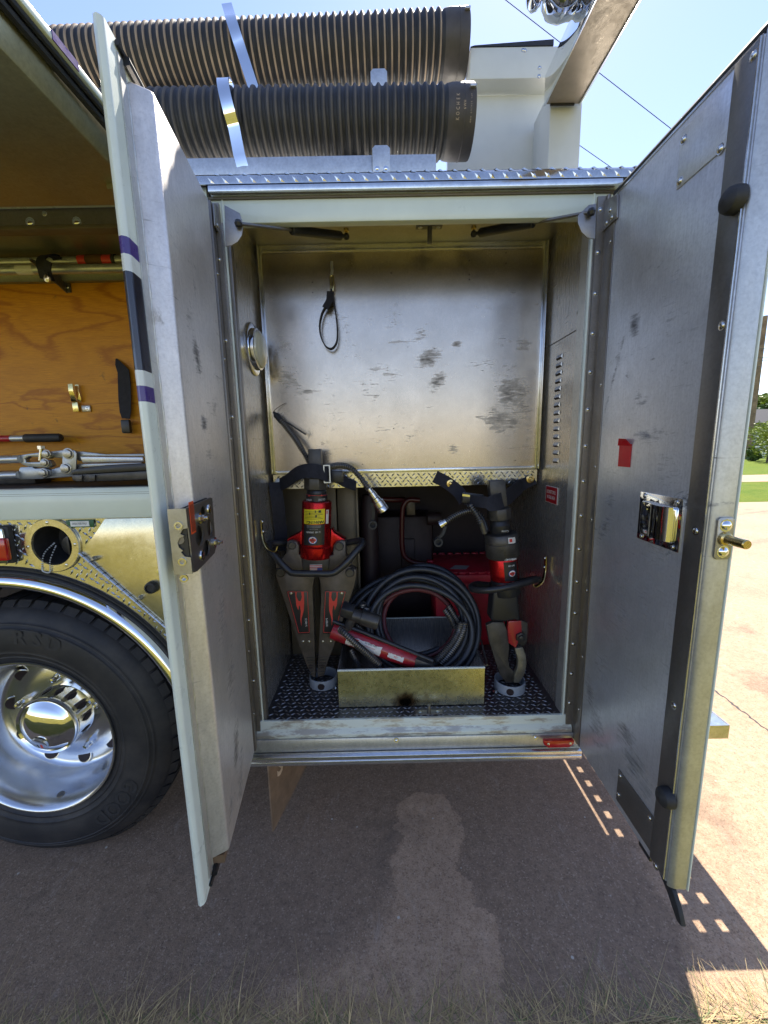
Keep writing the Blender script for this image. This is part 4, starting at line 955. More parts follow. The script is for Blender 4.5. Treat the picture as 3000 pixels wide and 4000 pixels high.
rivets('screw', cb, [V(((a.x+b.x*2)/3, YPW-.008, (a.z+b.z)/2))], (0, -1, 0), .006, .002)
# webbing strap with seat-belt style buckle
top = [pw(x, y, d) for x, y, d in ((455, 1402, .004), (462, 1420, .014), (482, 1450, .02), (486, 1500, .02), (488, 1560, .022), (490, 1610, .024), (492, 1635, .024))]
m = MB(); wds = [.006, .025, .046, .050, .050, .044, .030]
m.ribbon(top, wds, .004, (1, 0, -.05)); stp = part('webbing_strap', m, 'webbing', smooth=60)
a, b = pw(474, 1640, .03), pw(514, 1692, .03); part('buckle', MB().box(a.x, b.x, YPW-.04, YPW-.02, b.z, a.z), 'black_plastic', stp, bevel=.005)
# pole holder strap and bracket
ph0 = [PY(x, y, .21) for x, y in ((160, 1010), (170, 998), (205, 996), (222, 1006), (228, 1018))]
sb = part('pole_strap', MB().ribbon(smooth_path([PY(178, 1090, .19), PY(168, 1060, .17), PY(160, 1030, .17), PY(165, 1006, .19), PY(190, 997, .21), PY(215, 1002, .24), PY(226, 1016, .26)], 5), .030, .006, (1, 0, .1)), 'webbing', smooth=60)
part('pole_strap', MB().ribbon(smooth_path([PY(190, 1020, .16), PY(184, 1050, .165), PY(192, 1080, .19), PY(200, 1098, .2)], 5), .022, .006, (1, 0, .2)), 'webbing', smooth=60)
part('strap_stud', MB().lathe(PY(188, 1088, .18), (-.3, -1, -.2), [(.013, 0), (.012, .006), (.0003, .008)], 16), 'steel_screw')
a, b = pw(247, 1080, .004), pw(278, 1142, .004)
pbk = part('pole_bracket', MB().box(a.x, b.x, YPW-.006, YPW-.001, b.z, a.z).prism([(a.x+.004, YPW-.004, a.z), (a.x+.004, YPW-.16, a.z), (a.x+.004, YPW-.16, a.z-.01), (a.x+.004, YPW-.004, a.z-.06)], (.004, 0, 0)), 'alu_dark')
rivets('screw', pbk, [V(((a.x+b.x)/2, YPW-.006, b.z+.018))], (0, -1, 0), .007, .003)
# ================================================================ things stowed in the upper locker
def pole(name, label, px, py0, py1, Y, r, band=None):
    a = PY(px, (py0+py1)/2, Y)
    o = thing(name, label, 'pole', (a.x, a.y, a.z), 'long poles in the upper locker')
    par = o
    m = MB().cyl((-1.2, 0, 0), (.62, 0, 0), r, n=20); m.build('tube', MAT['galv'], o)
    if band:
        x0 = PY(312, 1020, Y).x-a.x; x1 = PY(455, 1020, Y).x-a.x; d = x1-x0
        for u0, u1, mt, rr3 in ((0, .22, 'red_mark', 1.22), (.22, .66, 'rust', 1.30), (.66, .92, 'red_mark', 1.22), (.92, 1.0, 'rubber', 1.3)):
            MB().cyl((x0+d*u0, 0, 0), (x0+d*u1, 0, 0), r*rr3, n=20).build('grip_band', MAT[mt], o)
    else:
        x0 = PY(68, 1045, Y).x-a.x; MB().lathe((x0, 0, 0), (1, 0, 0), [(r*1.02, 0), (r*1.03, .06)], 16).build('tape_remnant', MAT['white_label'], o)
    return o
pole('pole', 'upper metal pole with a red and brown grip band, strapped under the locker ceiling', 200, 1007, 1036, .27, .0150, True)
pole('pole', 'lower bare metal pole with a torn paper sticker, strapped below the banded one', 200, 1037, 1068, .25, .0155)
# red handled bar with black grip lying above the bolt cutter
a = PY(0, 1714, .30); o = thing('pry_bar', 'red bar with a bright collar and a black rubber grip above the bolt cutter', 'hand tool', a)
MB().cyl((-.5, 0, 0), (PY(45, 1712, .30).x-a.x, 0, 0), .0135, n=18).build('shaft', MAT['red_paint'], o)
MB().cyl((PY(45, 1712, .30).x-a.x, 0, 0), (PY(105, 1712, .30).x-a.x, 0, 0), .0125, n=18).build('collar', MAT['galv'], o)
x0, x1 = PY(98, 1712, .30).x-a.x, PY(243, 1712, .30).x-a.x
MB().lathe((x0, 0, 0), (1, 0, 0), [(.0003, 0), (.013, .0), (.0165, .004), (.0165, x1-x0-.012), (.013, x1-x0-.003), (.0003, x1-x0)], 20).build('grip', MAT['rubber'], o)
# bolt cutter
YC = .16
bc = thing('bolt_cutter', 'large grey steel bolt cutter lying open along the locker floor', 'bolt cutter', PY(200, 1890, YC))
org = V(bc.location)
def s6(x, y, d=0.0): return PY(.3737*x, 1350+.3737*y, YC-d)-org
def bcp(name, pts, th, mat='cast_steel', d=0.0, bev=.003):
    MB().prism([s6(x, y, d) for x, y in pts], (0, th, 0)).build(name, MAT[mat], bc, bevel=bev)
MB().cyl(s6(-300, 1200), s6(215, 1185), .0145, n=18).build('handle_tube', MAT['galv'], bc)
MB().cyl(s6(-300, 1370), s6(200, 1352), .0145, n=18).build('handle_tube', MAT['galv'], bc)
bcp('handle_socket', [(205, 1145), (300, 1130), (500, 1105), (545, 1125), (550, 1160), (500, 1185), (420, 1165), (300, 1160), (260, 1185), (270, 1220), (420, 1215), (470, 1195), (520, 1200), (545, 1250), (500, 1280), (400, 1275), (290, 1265), (215, 1235)], .022)
bcp('handle_socket', [(195, 1295), (210, 1270), (330, 1265), (360, 1285), (460, 1280), (525, 1300), (530, 1360), (440, 1395), (200, 1400)], .022)
bcp('jaw', [(500, 1110), (720, 1085), (800, 1110), (850, 1105), (1100, 1135), (1500, 1130), (1512, 1160), (860, 1155), (830, 1210), (780, 1180), (560, 1170)], .018, d=-.006)
bcp('jaw', [(830, 1160), (1490, 1165), (1500, 1215), (860, 1225)], .014, 'galv', .004)
bcp('jaw', [(520, 1300), (660, 1255), (830, 1235), (1480, 1220), (1470, 1245), (850, 1275), (760, 1370), (560, 1385), (430, 1390)], .018, d=-.006)
bcp('link_plate', [(650, 1110), (700, 1085), (780, 1095), (800, 1130), (790, 1320), (740, 1350), (670, 1345), (645, 1300)], .006, d=.012)
for x, y, r_ in ((715, 1130, .0165), (690, 1285, .0165), (488, 1132, .0125), (470, 1224, .0125), (455, 1330, .0135)):
    p = s6(x, y, .012); MB().cyl(p, p+V((0, -.009, 0)), r_, n=6).lathe(p, (0, -1, 0), [(r_*1.25, .0), (r_*1.25, .002), (r_, .002)], 16).build('pivot_bolt', MAT['zinc'], bc, bevel=.001)
p0, p1 = s6(432, 1110), s6(434, 1065); MB().cyl(s6(420, 1200), p1, .006, n=10).cyl(p1-V((0, 0, .006)), p1+V((0, 0, .006)), .0125, n=6).build('stop_bolt', MAT['steel_screw'], bc)
# black moulded case in front
bl = thing('tool_case', 'black moulded plastic case lying in front of the bolt cutter jaws', 'case', PY(450, 1890, .06))
org2 = V(bl.location)
def s7(x, y, Y=.06): return PY(.3737*x, 1350+.3737*y, Y)-org2
MB().prism([s7(740, 1310), s7(790, 1290), s7(1100, 1250), s7(1640, 1225), s7(1640, 1300), s7(745, 1350)], (0, .09, 0)).build('lid', MAT['black_plastic'], bl, bevel=.003)
MB().prism([s7(745, 1352), s7(1640, 1305), s7(1640, 1395), s7(900, 1425), s7(755, 1410)], (0, .085, 0)).build('base', MAT['black_worn'], bl, bevel=.003)
for x in (800, 935): MB().prism([s7(x, 1355, .058), s7(x+65, 1352, .058), s7(x+65, 1415, .058), s7(x, 1418, .058)], (0, -.004, 0)).build('catch', MAT['black_worn'], bl, bevel=.001)
a = PY(70, 1880, .25); o = tag(MB().box(-.12, .10, -.04, .04, 0, .05).build('dark_block', MAT['black_worn'], None, bevel=.006), 'small dark block lying behind the bolt cutter handles', 'block'); o.location = (PY(50, 1850, .27).x, .29, ZS1-.003)
# ================================================================ hose deck above the compartment
def suction(name, label, Yc, zc0, zc1, x0, x1, r, tan, seed):
    """corrugated suction hose along X with a smooth end cuff"""
    o = thing(name, label, 'suction hose', (x1, Yc, zc0), 'suction hoses on the deck')
    m = MB(); pitch = .0234; prof = []; mis = []; x = 0.0; L = x1-x0; cuff = .088
    d = V((-1, 0, (zc1-zc0)/L)).normalized(); ln = L
    prof = [(.0005, .012), (r*.80, .012), (r*.86, 0), (r*.965, .0), (r*.985, .004), (r*.985, cuff-.025), (r*.955, cuff-.006)]; mis = [0, 0, 2, 2, 2, 2]
    s = cuff
    while s < ln:
        for f, rr4, mi in ((0, .915, 0), (.18, .92, 0), (.30, .955, 0), (.40, .990, 1), (.55, 1.0, 1), (.70, .990, 0), (.80, .955, 0), (.92, .92, 0)):
            prof.append((r*rr4, s+f*pitch)); mis.append(mi)
        s += pitch
    m.lathe((0, 0, 0), d, prof, 56, mis=mis[:len(prof)-1])
    h = m.build('hose', [MAT['suction_black'], MAT['suction_tan' if tan else 'suction_grey'], MAT['cuff_rubber']], o, smooth=50)
    m = MB(); 
    for s_ in (.022, .052): m.lathe((0, 0, 0), d, [(r*.986, s_), (r*1.0, s_+.001), (r*1.0, s_+.009), (r*.986, s_+.010)], 56)
    MB().lathe((0, 0, 0), d, [(r*.986, .030), (r*.998, .031), (r*.998, .034), (r*.986, .035)], 56).build('cuff_band', MAT['cuff_rubber'], o)
    MB().box(-.022, .0, -.012, .012, r*.95, r*1.06).build('cuff_lug', MAT['galv'], o, bevel=.002)
    MB().box(-.020, -.002, -r*1.0, -r*.8, r*.35, r*.42).build('cuff_lug', MAT['galv'], o, bevel=.001)
    return o
h1 = suction('suction_hose', 'lower dark grey corrugated suction hose held by a bright hoop on the tread deck', .12, 2.545, 2.545, -1.6, PY(1856, 500, .05).x, .0925, False, 1)
h2 = suction('suction_hose', 'upper corrugated suction hose with tan ribs lying behind the lower one', .33, 2.925, 2.865, -1.6, PY(1832, 150, .27).x, .0925, True, 2)
def hose_print(s, x, h, ang):
    o = h1; a = R(ang); n = V((0, -math.cos(a), math.sin(a)))
    text('lettering', s, V((x, 0, 0))+n*(.0925*.99), V((0, math.sin(a), math.cos(a))), V((-1, 0, 0)), h, MAT['print_tan'], o, ext=.0015, sx=.7)
for i, ch in enumerate('KOCHEK'): hose_print(ch, -.055, .010, -28+i*7)
for i, ch in enumerate('6WH'): hose_print(ch, -.035, .008, -14+i*5)
for i, ch in enumerate('WWW KOCHEK COM'): hose_print(ch, -.016, .004, -32+i*3)
# tray and keepers
part('hose_tray', MB().prism([(-1.6, .018, 2.338), (-1.6, .018, 2.398), (-1.6, .024, 2.398), (-1.6, .024, 2.342), (-1.6, .20, 2.342), (-1.6, .20, 2.338)], (PY(1703, 665, .02).x+1.6, 0, 0)), 'galv', bevel=.001)
def keeper(px0, px1, py0, py1, Y, bolts=True):
    a, b = PY(px0, py0, Y), PY(px1, py1, Y)
    m = MB(); c_ = .008
    m.prism([(a.x, Y, b.z), (b.x, Y, b.z), (b.x, Y, a.z-c_), (b.x-c_, Y, a.z), (a.x+c_, Y, a.z), (a.x, Y, a.z-c_)], (0, -.005, 0))
    k = part('keeper_tab', m, 'galv', bevel=.001)
    if bolts: rivets('bolt', k, [V((a.x+.013, Y-.005, b.z+.014)), V((b.x-.013, Y-.005, b.z+.014))], (0, -1, 0), .0065, .004, 'chrome')
keeper(1454, 1525, 572, 684, .012)
keeper(1447, 1513, 273, 350, .215, False)
part('hose_saddle', MB().box(-.62, -.54, .13, .20, 2.343, 2.452), 'galv'); part('hose_saddle', MB().box(.34, .42, .13, .20, 2.343, 2.452), 'galv')
part('hose_tray', MB().box(-1.6, .6, .31, .40, 2.765, 2.79), 'galv')
part('tray_leg', MB().box(-.6, -.56, .31, .40, 2.336, 2.765), 'galv'); part('tray_leg', MB().box(-.1, -.06, .31, .40, 2.336, 2.765), 'galv')
# spring-steel hoops
x_ = PY(930, 560, .02).x
def lean(P, xa, xb):   # hoops stand slightly askew
    z0, z1 = P[0].z, max(p.z for p in P); return [V((xa+(xb-xa)*(p.z-z0)/(z1-z0), p.y, p.z)) for p in P]
P = [V((x_, .03, 2.345)), V((x_, .012, 2.40))]+[V((x_, .12-.106*math.cos(R(a)), 2.545+.106*math.sin(R(a)))) for a in range(-35, 100, 9)]
P = lean(P, PY(962, 690, .03).x, PY(888, 330, .10).x)
part('hose_hoop', MB().ribbon(P, .034, .005, (1, 0, 0)), 'chrome', smooth=60)
x2 = PY(925, 180, .24).x
P = [V((x2, .235, 2.70)), V((x2, .225, 2.72)), V((x2, .222, 2.82))]+[V((x2, .33-.109*math.cos(R(a)), 2.885+.109*math.sin(R(a)))) for a in range(-20, 60, 9)]+[V((x2, .30, 3.035))]
P = lean(P[1:], PY(1000, 400, .23).x, PY(883, 30, .29).x)
part('hose_hoop', MB().ribbon(P, .034, .005, (1, 0, 0)), 'chrome', smooth=60)
# bulkhead, post and roof arm at the rear of the hose deck
Yw = .34
a = PY(1790, 660, Yw); b = PY(2140, 300, Yw)
zl = PY(2000, 372, Yw).z
part('hose_bed_wall', MB().box(.72, PY(2140, 500, Yw).x, Yw, Yw+.02, 2.333, zl), 'white_body')
zt0, zt1 = PY(2000, 306, Yw-.06).z, PY(2000, 182, Yw-.06).z
part('hose_bed_ledge', MB().box(PY(1836, 300, Yw-.06).x, PY(2180, 300, Yw-.06).x, Yw-.06, Yw+.02, zt0, zt1), 'white_body', bevel=.003)
part('hose_bed_coping', MB().prism([(PY(1836, 300, Yw-.06).x, Yw-.062, zt1+.0005), (1.07, Yw-.062, zt1+.0005), (1.07, Yw-.062, zt1+.018), (.8, Yw-.062, zt1+.004)], (0, .08, 0)), 'black_paint')
for k in range(6):
    q = PY(1995+11*k, 748, Yw); part('vent_slot', MB().prism([q+V((-.004, 0, 0)), q+V((.0, 0, 0)), q+V((.004, 0, .012)), q+V((.0, 0, .012))], (0, -.0015, 0)), 'galv')
for x_q, y_q in ((2043, 196), (2051, 197), (2108, 265), (2106, 298)):
    rivets('bolt', T, [PY(x_q, y_q, Yw-.06)], (0, -1, 0), .005, .003)
Yp = .17
pa, pb = PY(2130, 650, Yp), PY(2262, 650, Yp)
part('deck_post', MB().box(pa.x+.008, pb.x, Yp, Yp+.15, 2.333, 2.68), 'white_body', bevel=.004)
# arm: a hollow box reaching out over the side
z0 = PY(2124, 416, Yp-.012).z; xa, xb = PY(2124, 416, Yp-.012).x, PY(2266, 410, Yp-.012).x
def arm(x0_, x1_, ya, yb, za, zb_, dz=.03):
    return [(x0_, yb, za+dz), (x1_, yb, za+dz), (x1_, ya, za), (x0_, ya, za), (x0_, yb, zb_+dz), (x1_, yb, zb_+dz), (x1_, ya, zb_), (x0_, ya, zb_)]
ya, yb = Yp-.012, -.42
m = MB(); th = .006; dz = .0
m.hexa(arm(xa, xa+th, ya, yb, z0, z0+.085, dz)); m.hexa(arm(xb-th, xb, ya, yb, z0, z0+.085, dz)); ra = part('roof_arm', m, 'chrome', bevel=.0015)
part('arm_underside', MB().hexa(arm(xa+th, xb-th, ya, yb, z0+.006, z0+.012, dz)), 'beam_tan', ra)
part('arm_end_cap', MB().box(xa+.02, xb-.02, ya-.004, ya+.001, z0+.001, z0+.0058), 'black_paint', ra)
part('arm_cover', MB().hexa(arm(xa+th, xb-th, ya, yb, z0+.075, z0+.085, dz)), 'galv', ra)
# chrome work lamp hanging beside the arm
wlp = PY(2150, 20, -.05)
wk = part('work_lamp', MB().lathe(wlp+V((.03, 0, .03)), V((-1, -.2, -.25)), [(.001, -.06), (.040, -.055), (.055, -.03), (.058, 0), (.052, .025), (.036, .042), (.018, .05), (.013, .054), (.013, .066), (.022, .069), (.030, .075), (.032, .084), (.026, .092), (.012, .097), (.0005, .098)], 28), 'chrome', smooth=60)
part('lamp_bracket', MB().box(wlp.x+.05, xa+.001, -.06, -.03, wlp.z+.0, wlp.z+.06), 'alu_dark', wk)
# overhead wires far behind
def wire(label, pts, D, r, sag=0):
    P = [PY(x, y, D) for x, y in pts]
    o = MB().tube([P[0]+(P[1]-P[0])*t-V((0, 0, sag*4*t*(1-t)*(1))) for t in [i/24 for i in range(25)]], r, 6).build('overhead_wire', MAT['wire'], None)
    tag(o, label, 'wire', 'overhead wires crossing the sky')
def ext(p, q, a, b): return [(p[0]+(q[0]-p[0])*a, p[1]+(q[1]-p[1])*a), (p[0]+(q[0]-p[0])*b, p[1]+(q[1]-p[1])*b)]
wire('long dark wire crossing the sky from behind the hoses past the roof arm', ext((1975, 0), (2615, 498), -.8, 1.7), 14, .011)
wire('lower dark wire running down to the deck edge beside the post', ext((2264, 568), (2396, 660), -1.5, 3.2), 14, .010)
# ================================================================ rescue tools stowed in the compartment
def taper(m, axis, segs, n=32, mi=0):
    """solid of revolution along axis (p0,p1): list of (t, r)"""
    p0, p1 = axis; d = p1-p0; L = d.length
    m.lathe(p0, d, [(r, t*L) for t, r in segs], n, mi); return m
# ---- floor socket rings
def socket(cx, cy, r, hole_a, lug):
    m = MB().lathe((cx, cy, ZF), (0, 0, 1), [(r-.005, .003), (r-.005, .040), (r-.003, .042), (r, .042), (r+.001, .040), (r+.001, .002)], 48)
    s = part('socket_ring', m, 'grey_plastic')
    a = R(hole_a); p = V((cx+(r+.001)*math.cos(a), cy+(r+.001)*math.sin(a), ZF+.021)); n_ = V((math.cos(a), math.sin(a), 0))
    m = MB().lathe(p, n_, [(.014, -.003), (.014, .0015), (.010, .0015), (.010, .0004), (.0003, .0003)], 18); part('ring_port', m, 'dark_inside', s)
    a = R(lug); c = V((cx+(r+.012)*math.cos(a), cy+(r+.012)*math.sin(a), ZF+.003))
    part('ring_lug', MB().cyl(c, c+V((0, 0, .004)), .011, n=14).cyl(c, c+V((0, 0, .013)), .0045, n=8), 'steel_screw', s)
sc = V((.190, .228)); socket(sc.x, sc.y, .058, 268, -38)
kc = V((.958, .165)); socket(kc.x, kc.y, .060, 254, 205)
# ---- spreader
SY = .205
sp = thing('rescue_spreader', 'red and black hydraulic spreader standing tips down in the left floor ring', 'rescue tool', (sc.x, sc.y, ZF))
so_ = V(sp.location)
def S(x, y, Y=SY): return PY(x, y, Y)-so_
def hb(x, y, Y=SY): return S(1000+.3014*x, 1900+.3014*y, Y)      # from the enlarged crop
def spp(name, m, mat, par=sp, **k): return m.build(name, [MAT[q] for q in mat] if isinstance(mat, tuple) else MAT[mat], par, **k)
top = S(1238, 1955); bot = S(1234, 2172); ax = (top-bot); axn_ = ax.normalized()
rb = (S(1293, 2060)-S(1180, 2060)).length/2
spp('body', taper(MB(), (bot, top), [(0, .0005), (0, rb*1.10), (.015, rb*1.13), (.20, rb*1.13), (.225, rb*1.0), (.965, rb*1.0), (.99, rb*.97), (1, rb*.90), (1, .0005)], 48), 'red_anodised', smooth=40)
# flared yoke arms of the body
for sgn, pts in ((-1, [(600, 560), (565, 600), (410, 680), (400, 710), (560, 720), (590, 890), (620, 890)]), (1, [(975, 545), (1010, 600), (1150, 690), (1165, 720), (1015, 745), (980, 890), (950, 890)])):
    spp('yoke', MB().prism([hb(x, y, SY-.012) for x, y in pts], (0, .055, 0)), 'red_anodised', bevel=.003)
hexa_ = (S(1278, 1890)-S(1188, 1890)).length/2
c0, c1 = S(1234, 1910), S(1234, 1866)
spp('collar_nut', MB().cyl(c0, c1, hexa_*1.04, n=8), 'black_worn', bevel=.002)
c0, c1 = S(1237, 1957), S(1237, 1912); rd2 = (S(1278, 1930)-S(1196, 1930)).length/2
dial = spp('control_dial', taper(MB(), (c0, c1), [(0, .0005), (0, rd2), (.6, rd2), (.66, rd2*.92), (.9, rd2*.92), (1, rd2*.85), (1, .0005)], 36), 'black_plastic')
spp('dial_line', taper(MB(), (c0, c1), [(.57, rd2*1.005), (.60, rd2*1.006)], 36), 'red_mark', dial)
for s, dx in (('OPEN', -.022), ('CLOSE', .024)):
    p = c0+axn_*.010+V((dx, -math.sqrt(max(rd2**2-dx*dx, 0))-.0006, 0)); n_ = V((dx/rd2, -math.sqrt(1-(dx/rd2)**2), 0)); xd = V((0, 0, 1)).cross(n_)
    text('lettering', s, p, -xd, (0, 0, -1), .007, MAT['print_white'], dial, ext=.0006)
    q = p+V((0, 0, .013)); m = MB().add([q+xd*.005, q-xd*.005, q+V((0, 0, .006))], [(0, 1, 2)]); spp('arrow', m, 'red_mark', dial, smooth=0)
g0, g1 = S(1236, 1868), S(1237, 1754); gw = (S(1262, 1800)-S(1212, 1800)).length/2
spp('top_grip', MB().box(g0.x-gw, g0.x+gw, g0.y-.02, g0.y+.02, g0.z, g1.z), 'black_worn', bevel=.004)
# labels wrapped on the body
LEAN = [(top.x-bot.x)/(top.z-bot.z)]
def wrap(name, par, o_, r, u0, u1, z0, z1, mat, lift=.0006, n=14):
    """curved sticker on a vertical cylinder, u in metres round the front"""
    m = MB(); vs = []
    for i in range(n+1):
        a = (u0+(u1-u0)*i/n)/r; vs += [(o_.x+LEAN[0]*(z0-o_.z)+(r+lift)*math.sin(a), o_.y-(r+lift)*math.cos(a), z0), (o_.x+LEAN[0]*(z1-o_.z)+(r+lift)*math.sin(a), o_.y-(r+lift)*math.cos(a), z1)]
    m.add(vs, [(2*i, 2*i+2, 2*i+3, 2*i+1) for i in range(n)]); return spp(name, m, mat, par, smooth=60)
def wtext(s, par, o_, r, u, z, h, mat, flip=False, sx=.8, lift=.0010):
    n = len(s); st = h*.85*sx
    for i, ch in enumerate(s):
        if ch == ' ': continue
        uu = u+(i-(n-1)/2)*st*(-1 if flip else 1); a = uu/r
        p = V((o_.x+LEAN[0]*(z-o_.z)+(r+lift)*math.sin(a), o_.y-(r+lift)*math.cos(a), z)); xd = V((math.cos(a), math.sin(a), 0))
        text('lettering', ch, p, -xd if flip else xd, (0, 0, -1 if flip else 1), h, MAT[mat], par, ext=.0002, sx=sx, bold=.02)
bc_ = (top+bot)/2
def zz(y): return S(1236, y, SY-rb).z
def uu(x): return (S(x, 2050, SY-rb)-S(1236, 2050, SY-rb)).x
yl = wrap('warning_label', sp, bc_, rb, uu(1191)*1.05, uu(1276)*1.05, zz(2048), zz(1990), 'yellow_label')
wtext('WARNING!', yl, bc_, rb, 0, zz(2040), .0105, 'print_black', True, 1.0)
m = 0
for k in range(6):
    wrap('label_print', yl, bc_, rb, uu(1196), uu(1270)-.006*(k % 3), zz(2028-5.6*k), zz(2028-5.6*k)+.0014, 'print_black', .0010)
for a_, b2, y_ in ((1240, 1246, 2016), (1216, 1220, 2006), (1252, 1262, 1998), (1238, 1242, 1998)): wrap('label_scuff', yl, bc_, rb, uu(a_), uu(b2), zz(y_+5), zz(y_-4), 'print_black', .0013, 3)
bl_ = wrap('maker_label', sp, bc_, rb, uu(1190)*1.05, uu(1277)*1.05, zz(2131), zz(2050), 'black_label', .0005)
wtext('S-100 SPREADER', bl_, bc_, rb, -.004, zz(2079), .0062, 'print_white', True, .75)
wtext('TNT RESCUE TOOLS', bl_, bc_, rb, -.002, zz(2068), .003, 'print_grey', True, .8)
for k in range(3): wrap('label_print', bl_, bc_, rb, uu(1205), uu(1262), zz(2062-4*k), zz(2062-4*k)+.001, 'print_grey', .0009)
def logo(par, o_, r, u, z, s):
    def disc(du, dz, rr5, mat, lift, sq=1.0):
        m = MB(); vs = []
        for i in range(20):
            t = 2*math.pi*i/20; a = (u+du+rr5*math.cos(t))/r; vs.append((o_.x+LEAN[0]*(z-o_.z)+(r+lift)*math.sin(a), o_.y-(r+lift)*math.cos(a), z+dz+rr5*sq*math.sin(t)))
        m.add(vs, [tuple(range(20))]); spp('badge_mark', m, mat, par, smooth=0)
    disc(0, 0, s, 'print_blue', .0010, .9); disc(0, 0, s*.86, 'print_white', .0012, .9); disc(-s*.35, s*.0, s*.42, 'red_mark', .0014, .8); disc(s*.35, 0, s*.42, 'red_mark', .0014, .8); disc(0, -s*.45, s*.3, 'red_mark', .0014, .7)
    wtext('TNT', par, o_, r, u, z, s*.42, 'print_black', True, .9, .0017)
logo(bl_, bc_, rb, uu(1231), zz(2110), .017)
wrap('serial_label', sp, bc_, rb, uu(1279)*1.12, uu(1292)*1.12, zz(2051), zz(1996), 'white_label', .0007, 4)
wrap('serial_print', sp, bc_, rb, uu(1281)*1.12, uu(1286)*1.12, zz(2012), zz(1999), 'red_mark', .0010, 3)
# black link plates, pivots
for pts in ([(400, 715), (450, 700), (520, 715), (555, 770), (555, 880), (590, 905), (600, 1090), (400, 1100), (260, 1060), (255, 1000), (345, 930), (390, 860)],
            [(1160, 715), (1110, 700), (1040, 720), (1005, 770), (1000, 890), (950, 905), (945, 1095), (1130, 1090), (1240, 1010), (1165, 900)]):
    spp('link_plate', MB().prism([hb(x, y, SY-.03) for x, y in pts], (0, .05, 0)), 'arm_brown', bevel=.003)
spp('centre_block', MB().prism([hb(x, y, SY-.02) for x, y in ((595, 895), (945, 895), (945, 1150), (595, 1150))], (0, .04, 0)), 'black_worn', bevel=.002)
for x, y, r_ in ((470, 765, 50), (1080, 775, 56), (320, 1115, 58), (1217, 1120, 56)):
    p = hb(x, y, SY-.034); rr6 = (hb(x+r_, y)-hb(x, y)).length
    spp('pivot_pin', MB().lathe(p, (0, -1, 0), [(rr6, -.01), (rr6, .004), (rr6*.85, .007), (rr6*.8, .005), (.0004, .005)], 28), 'black_worn')
# spreading arms
def ii(x, y, Y=SY): return S(1000+.3918*x, 2200+.3918*y, Y)
armL = [(195, 60), (300, 30), (400, 110), (590, 125), (578, 165), (562, 250), (572, 500), (585, 900), (592, 1140), (560, 1135), (500, 1010), (440, 850), (330, 520), (235, 240), (195, 120)]
armR = [(1000, 70), (900, 20), (800, 110), (622, 125), (632, 165), (650, 250), (640, 500), (622, 900), (612, 1140), (680, 1120), (715, 980), (760, 870), (850, 620), (985, 210), (1000, 120)]
for pts, sgn in ((armL, -1), (armR, 1)):
    arm_ = spp('spreader_arm', MB().prism([ii(x, y, SY-.024) for x, y in pts], (0, .045, 0)), 'arm_brown', bevel=.003)
    # flame plate
    if sgn < 0: fp = [(300, 275), (520, 275), (540, 700), (425, 705)]
    else: fp = [(685, 275), (905, 275), (790, 705), (665, 700)]
    fo = spp('flame_plate', MB().prism([ii(x, y, SY-.0245) for x, y in fp], (0, -.003, 0)), 'black_label', bevel=.0008)
    cx_ = 405 if sgn < 0 else 805
    Yf = SY-.0279
    def line(a, b, w_=4):
        A, B = ii(*a, Yf), ii(*b, Yf); spp('flame_line', MB().ribbon([A, B], .0016, .0004, (B-A).cross(V((0, 1, 0)))), 'red_mark', fo, smooth=0)
    ins = [(x+(sum(q[0] for q in fp)/4-x)*.10, y+(490-y)*.05) for x, y in fp]
    for k in range(4): line(ins[k], ins[(k+1) % 4])
    X0 = 432 if sgn < 0 else 775
    k_ = sgn*-1
    fl = [(X0-42, 285), (X0-25, 285), (X0-30, 330), (X0-10, 375), (X0+12, 380), (X0+25, 340), (X0+18, 285), (X0+45, 285), (X0+48, 400), (X0+45, 470), (X0+22, 550), (X0+20, 630), (X0+10, 560), (X0+15, 480), (X0+5, 420), (X0-5, 430), (X0-10, 470), (X0-30, 420), (X0-35, 360)]
    if sgn > 0: fl = [(2*X0-x, y) for x, y in fl]
    bm = [ii(x, y, Yf-.0003) for x, y in fl]; mm = MB(); mm.add(bm, [tuple(range(len(bm)))]); spp('flame', mm, 'red_mark', fo, smooth=0)
    P0 = ii(500 if sgn < 0 else 705, 590, Yf-.0004); text('lettering', 'S-100-32', P0, (0, 0, sgn*-1), (sgn*1, 0, 0), .0075, MAT['print_white'], fo, ext=.0, sx=.9)
    x_ = 350 if sgn < 0 else 855
    rivets('screw', sp, [ii(x_, 300, SY-.028), ii(470 if sgn < 0 else 745, 780, SY-.0243), ii(530 if sgn < 0 else 668, 780, SY-.0243)], (0, -1, 0), .0042, .0025)
    # gripping tip with ribs
    m = MB()
    for k in range(7):
        a, b = ((505+6*k, 940+28*k), (588, 940+28*k)) if sgn < 0 else ((625, 940+28*k), (712-6*k, 940+28*k))
        A, B = ii(*a, SY-.0243), ii(*b, SY-.0243); m.box(A.x, B.x, A.y-.0025, A.y, A.z-.002, A.z+.002)
    spp('tip_ribs', m, 'black_worn', kind='stuff')
    a = ii(545 if sgn < 0 else 660, 1030, SY-.0245); spp('tip_hole', MB().cyl(a, a-V((0, .0006, 0)), .009, n=16), 'dark_inside')
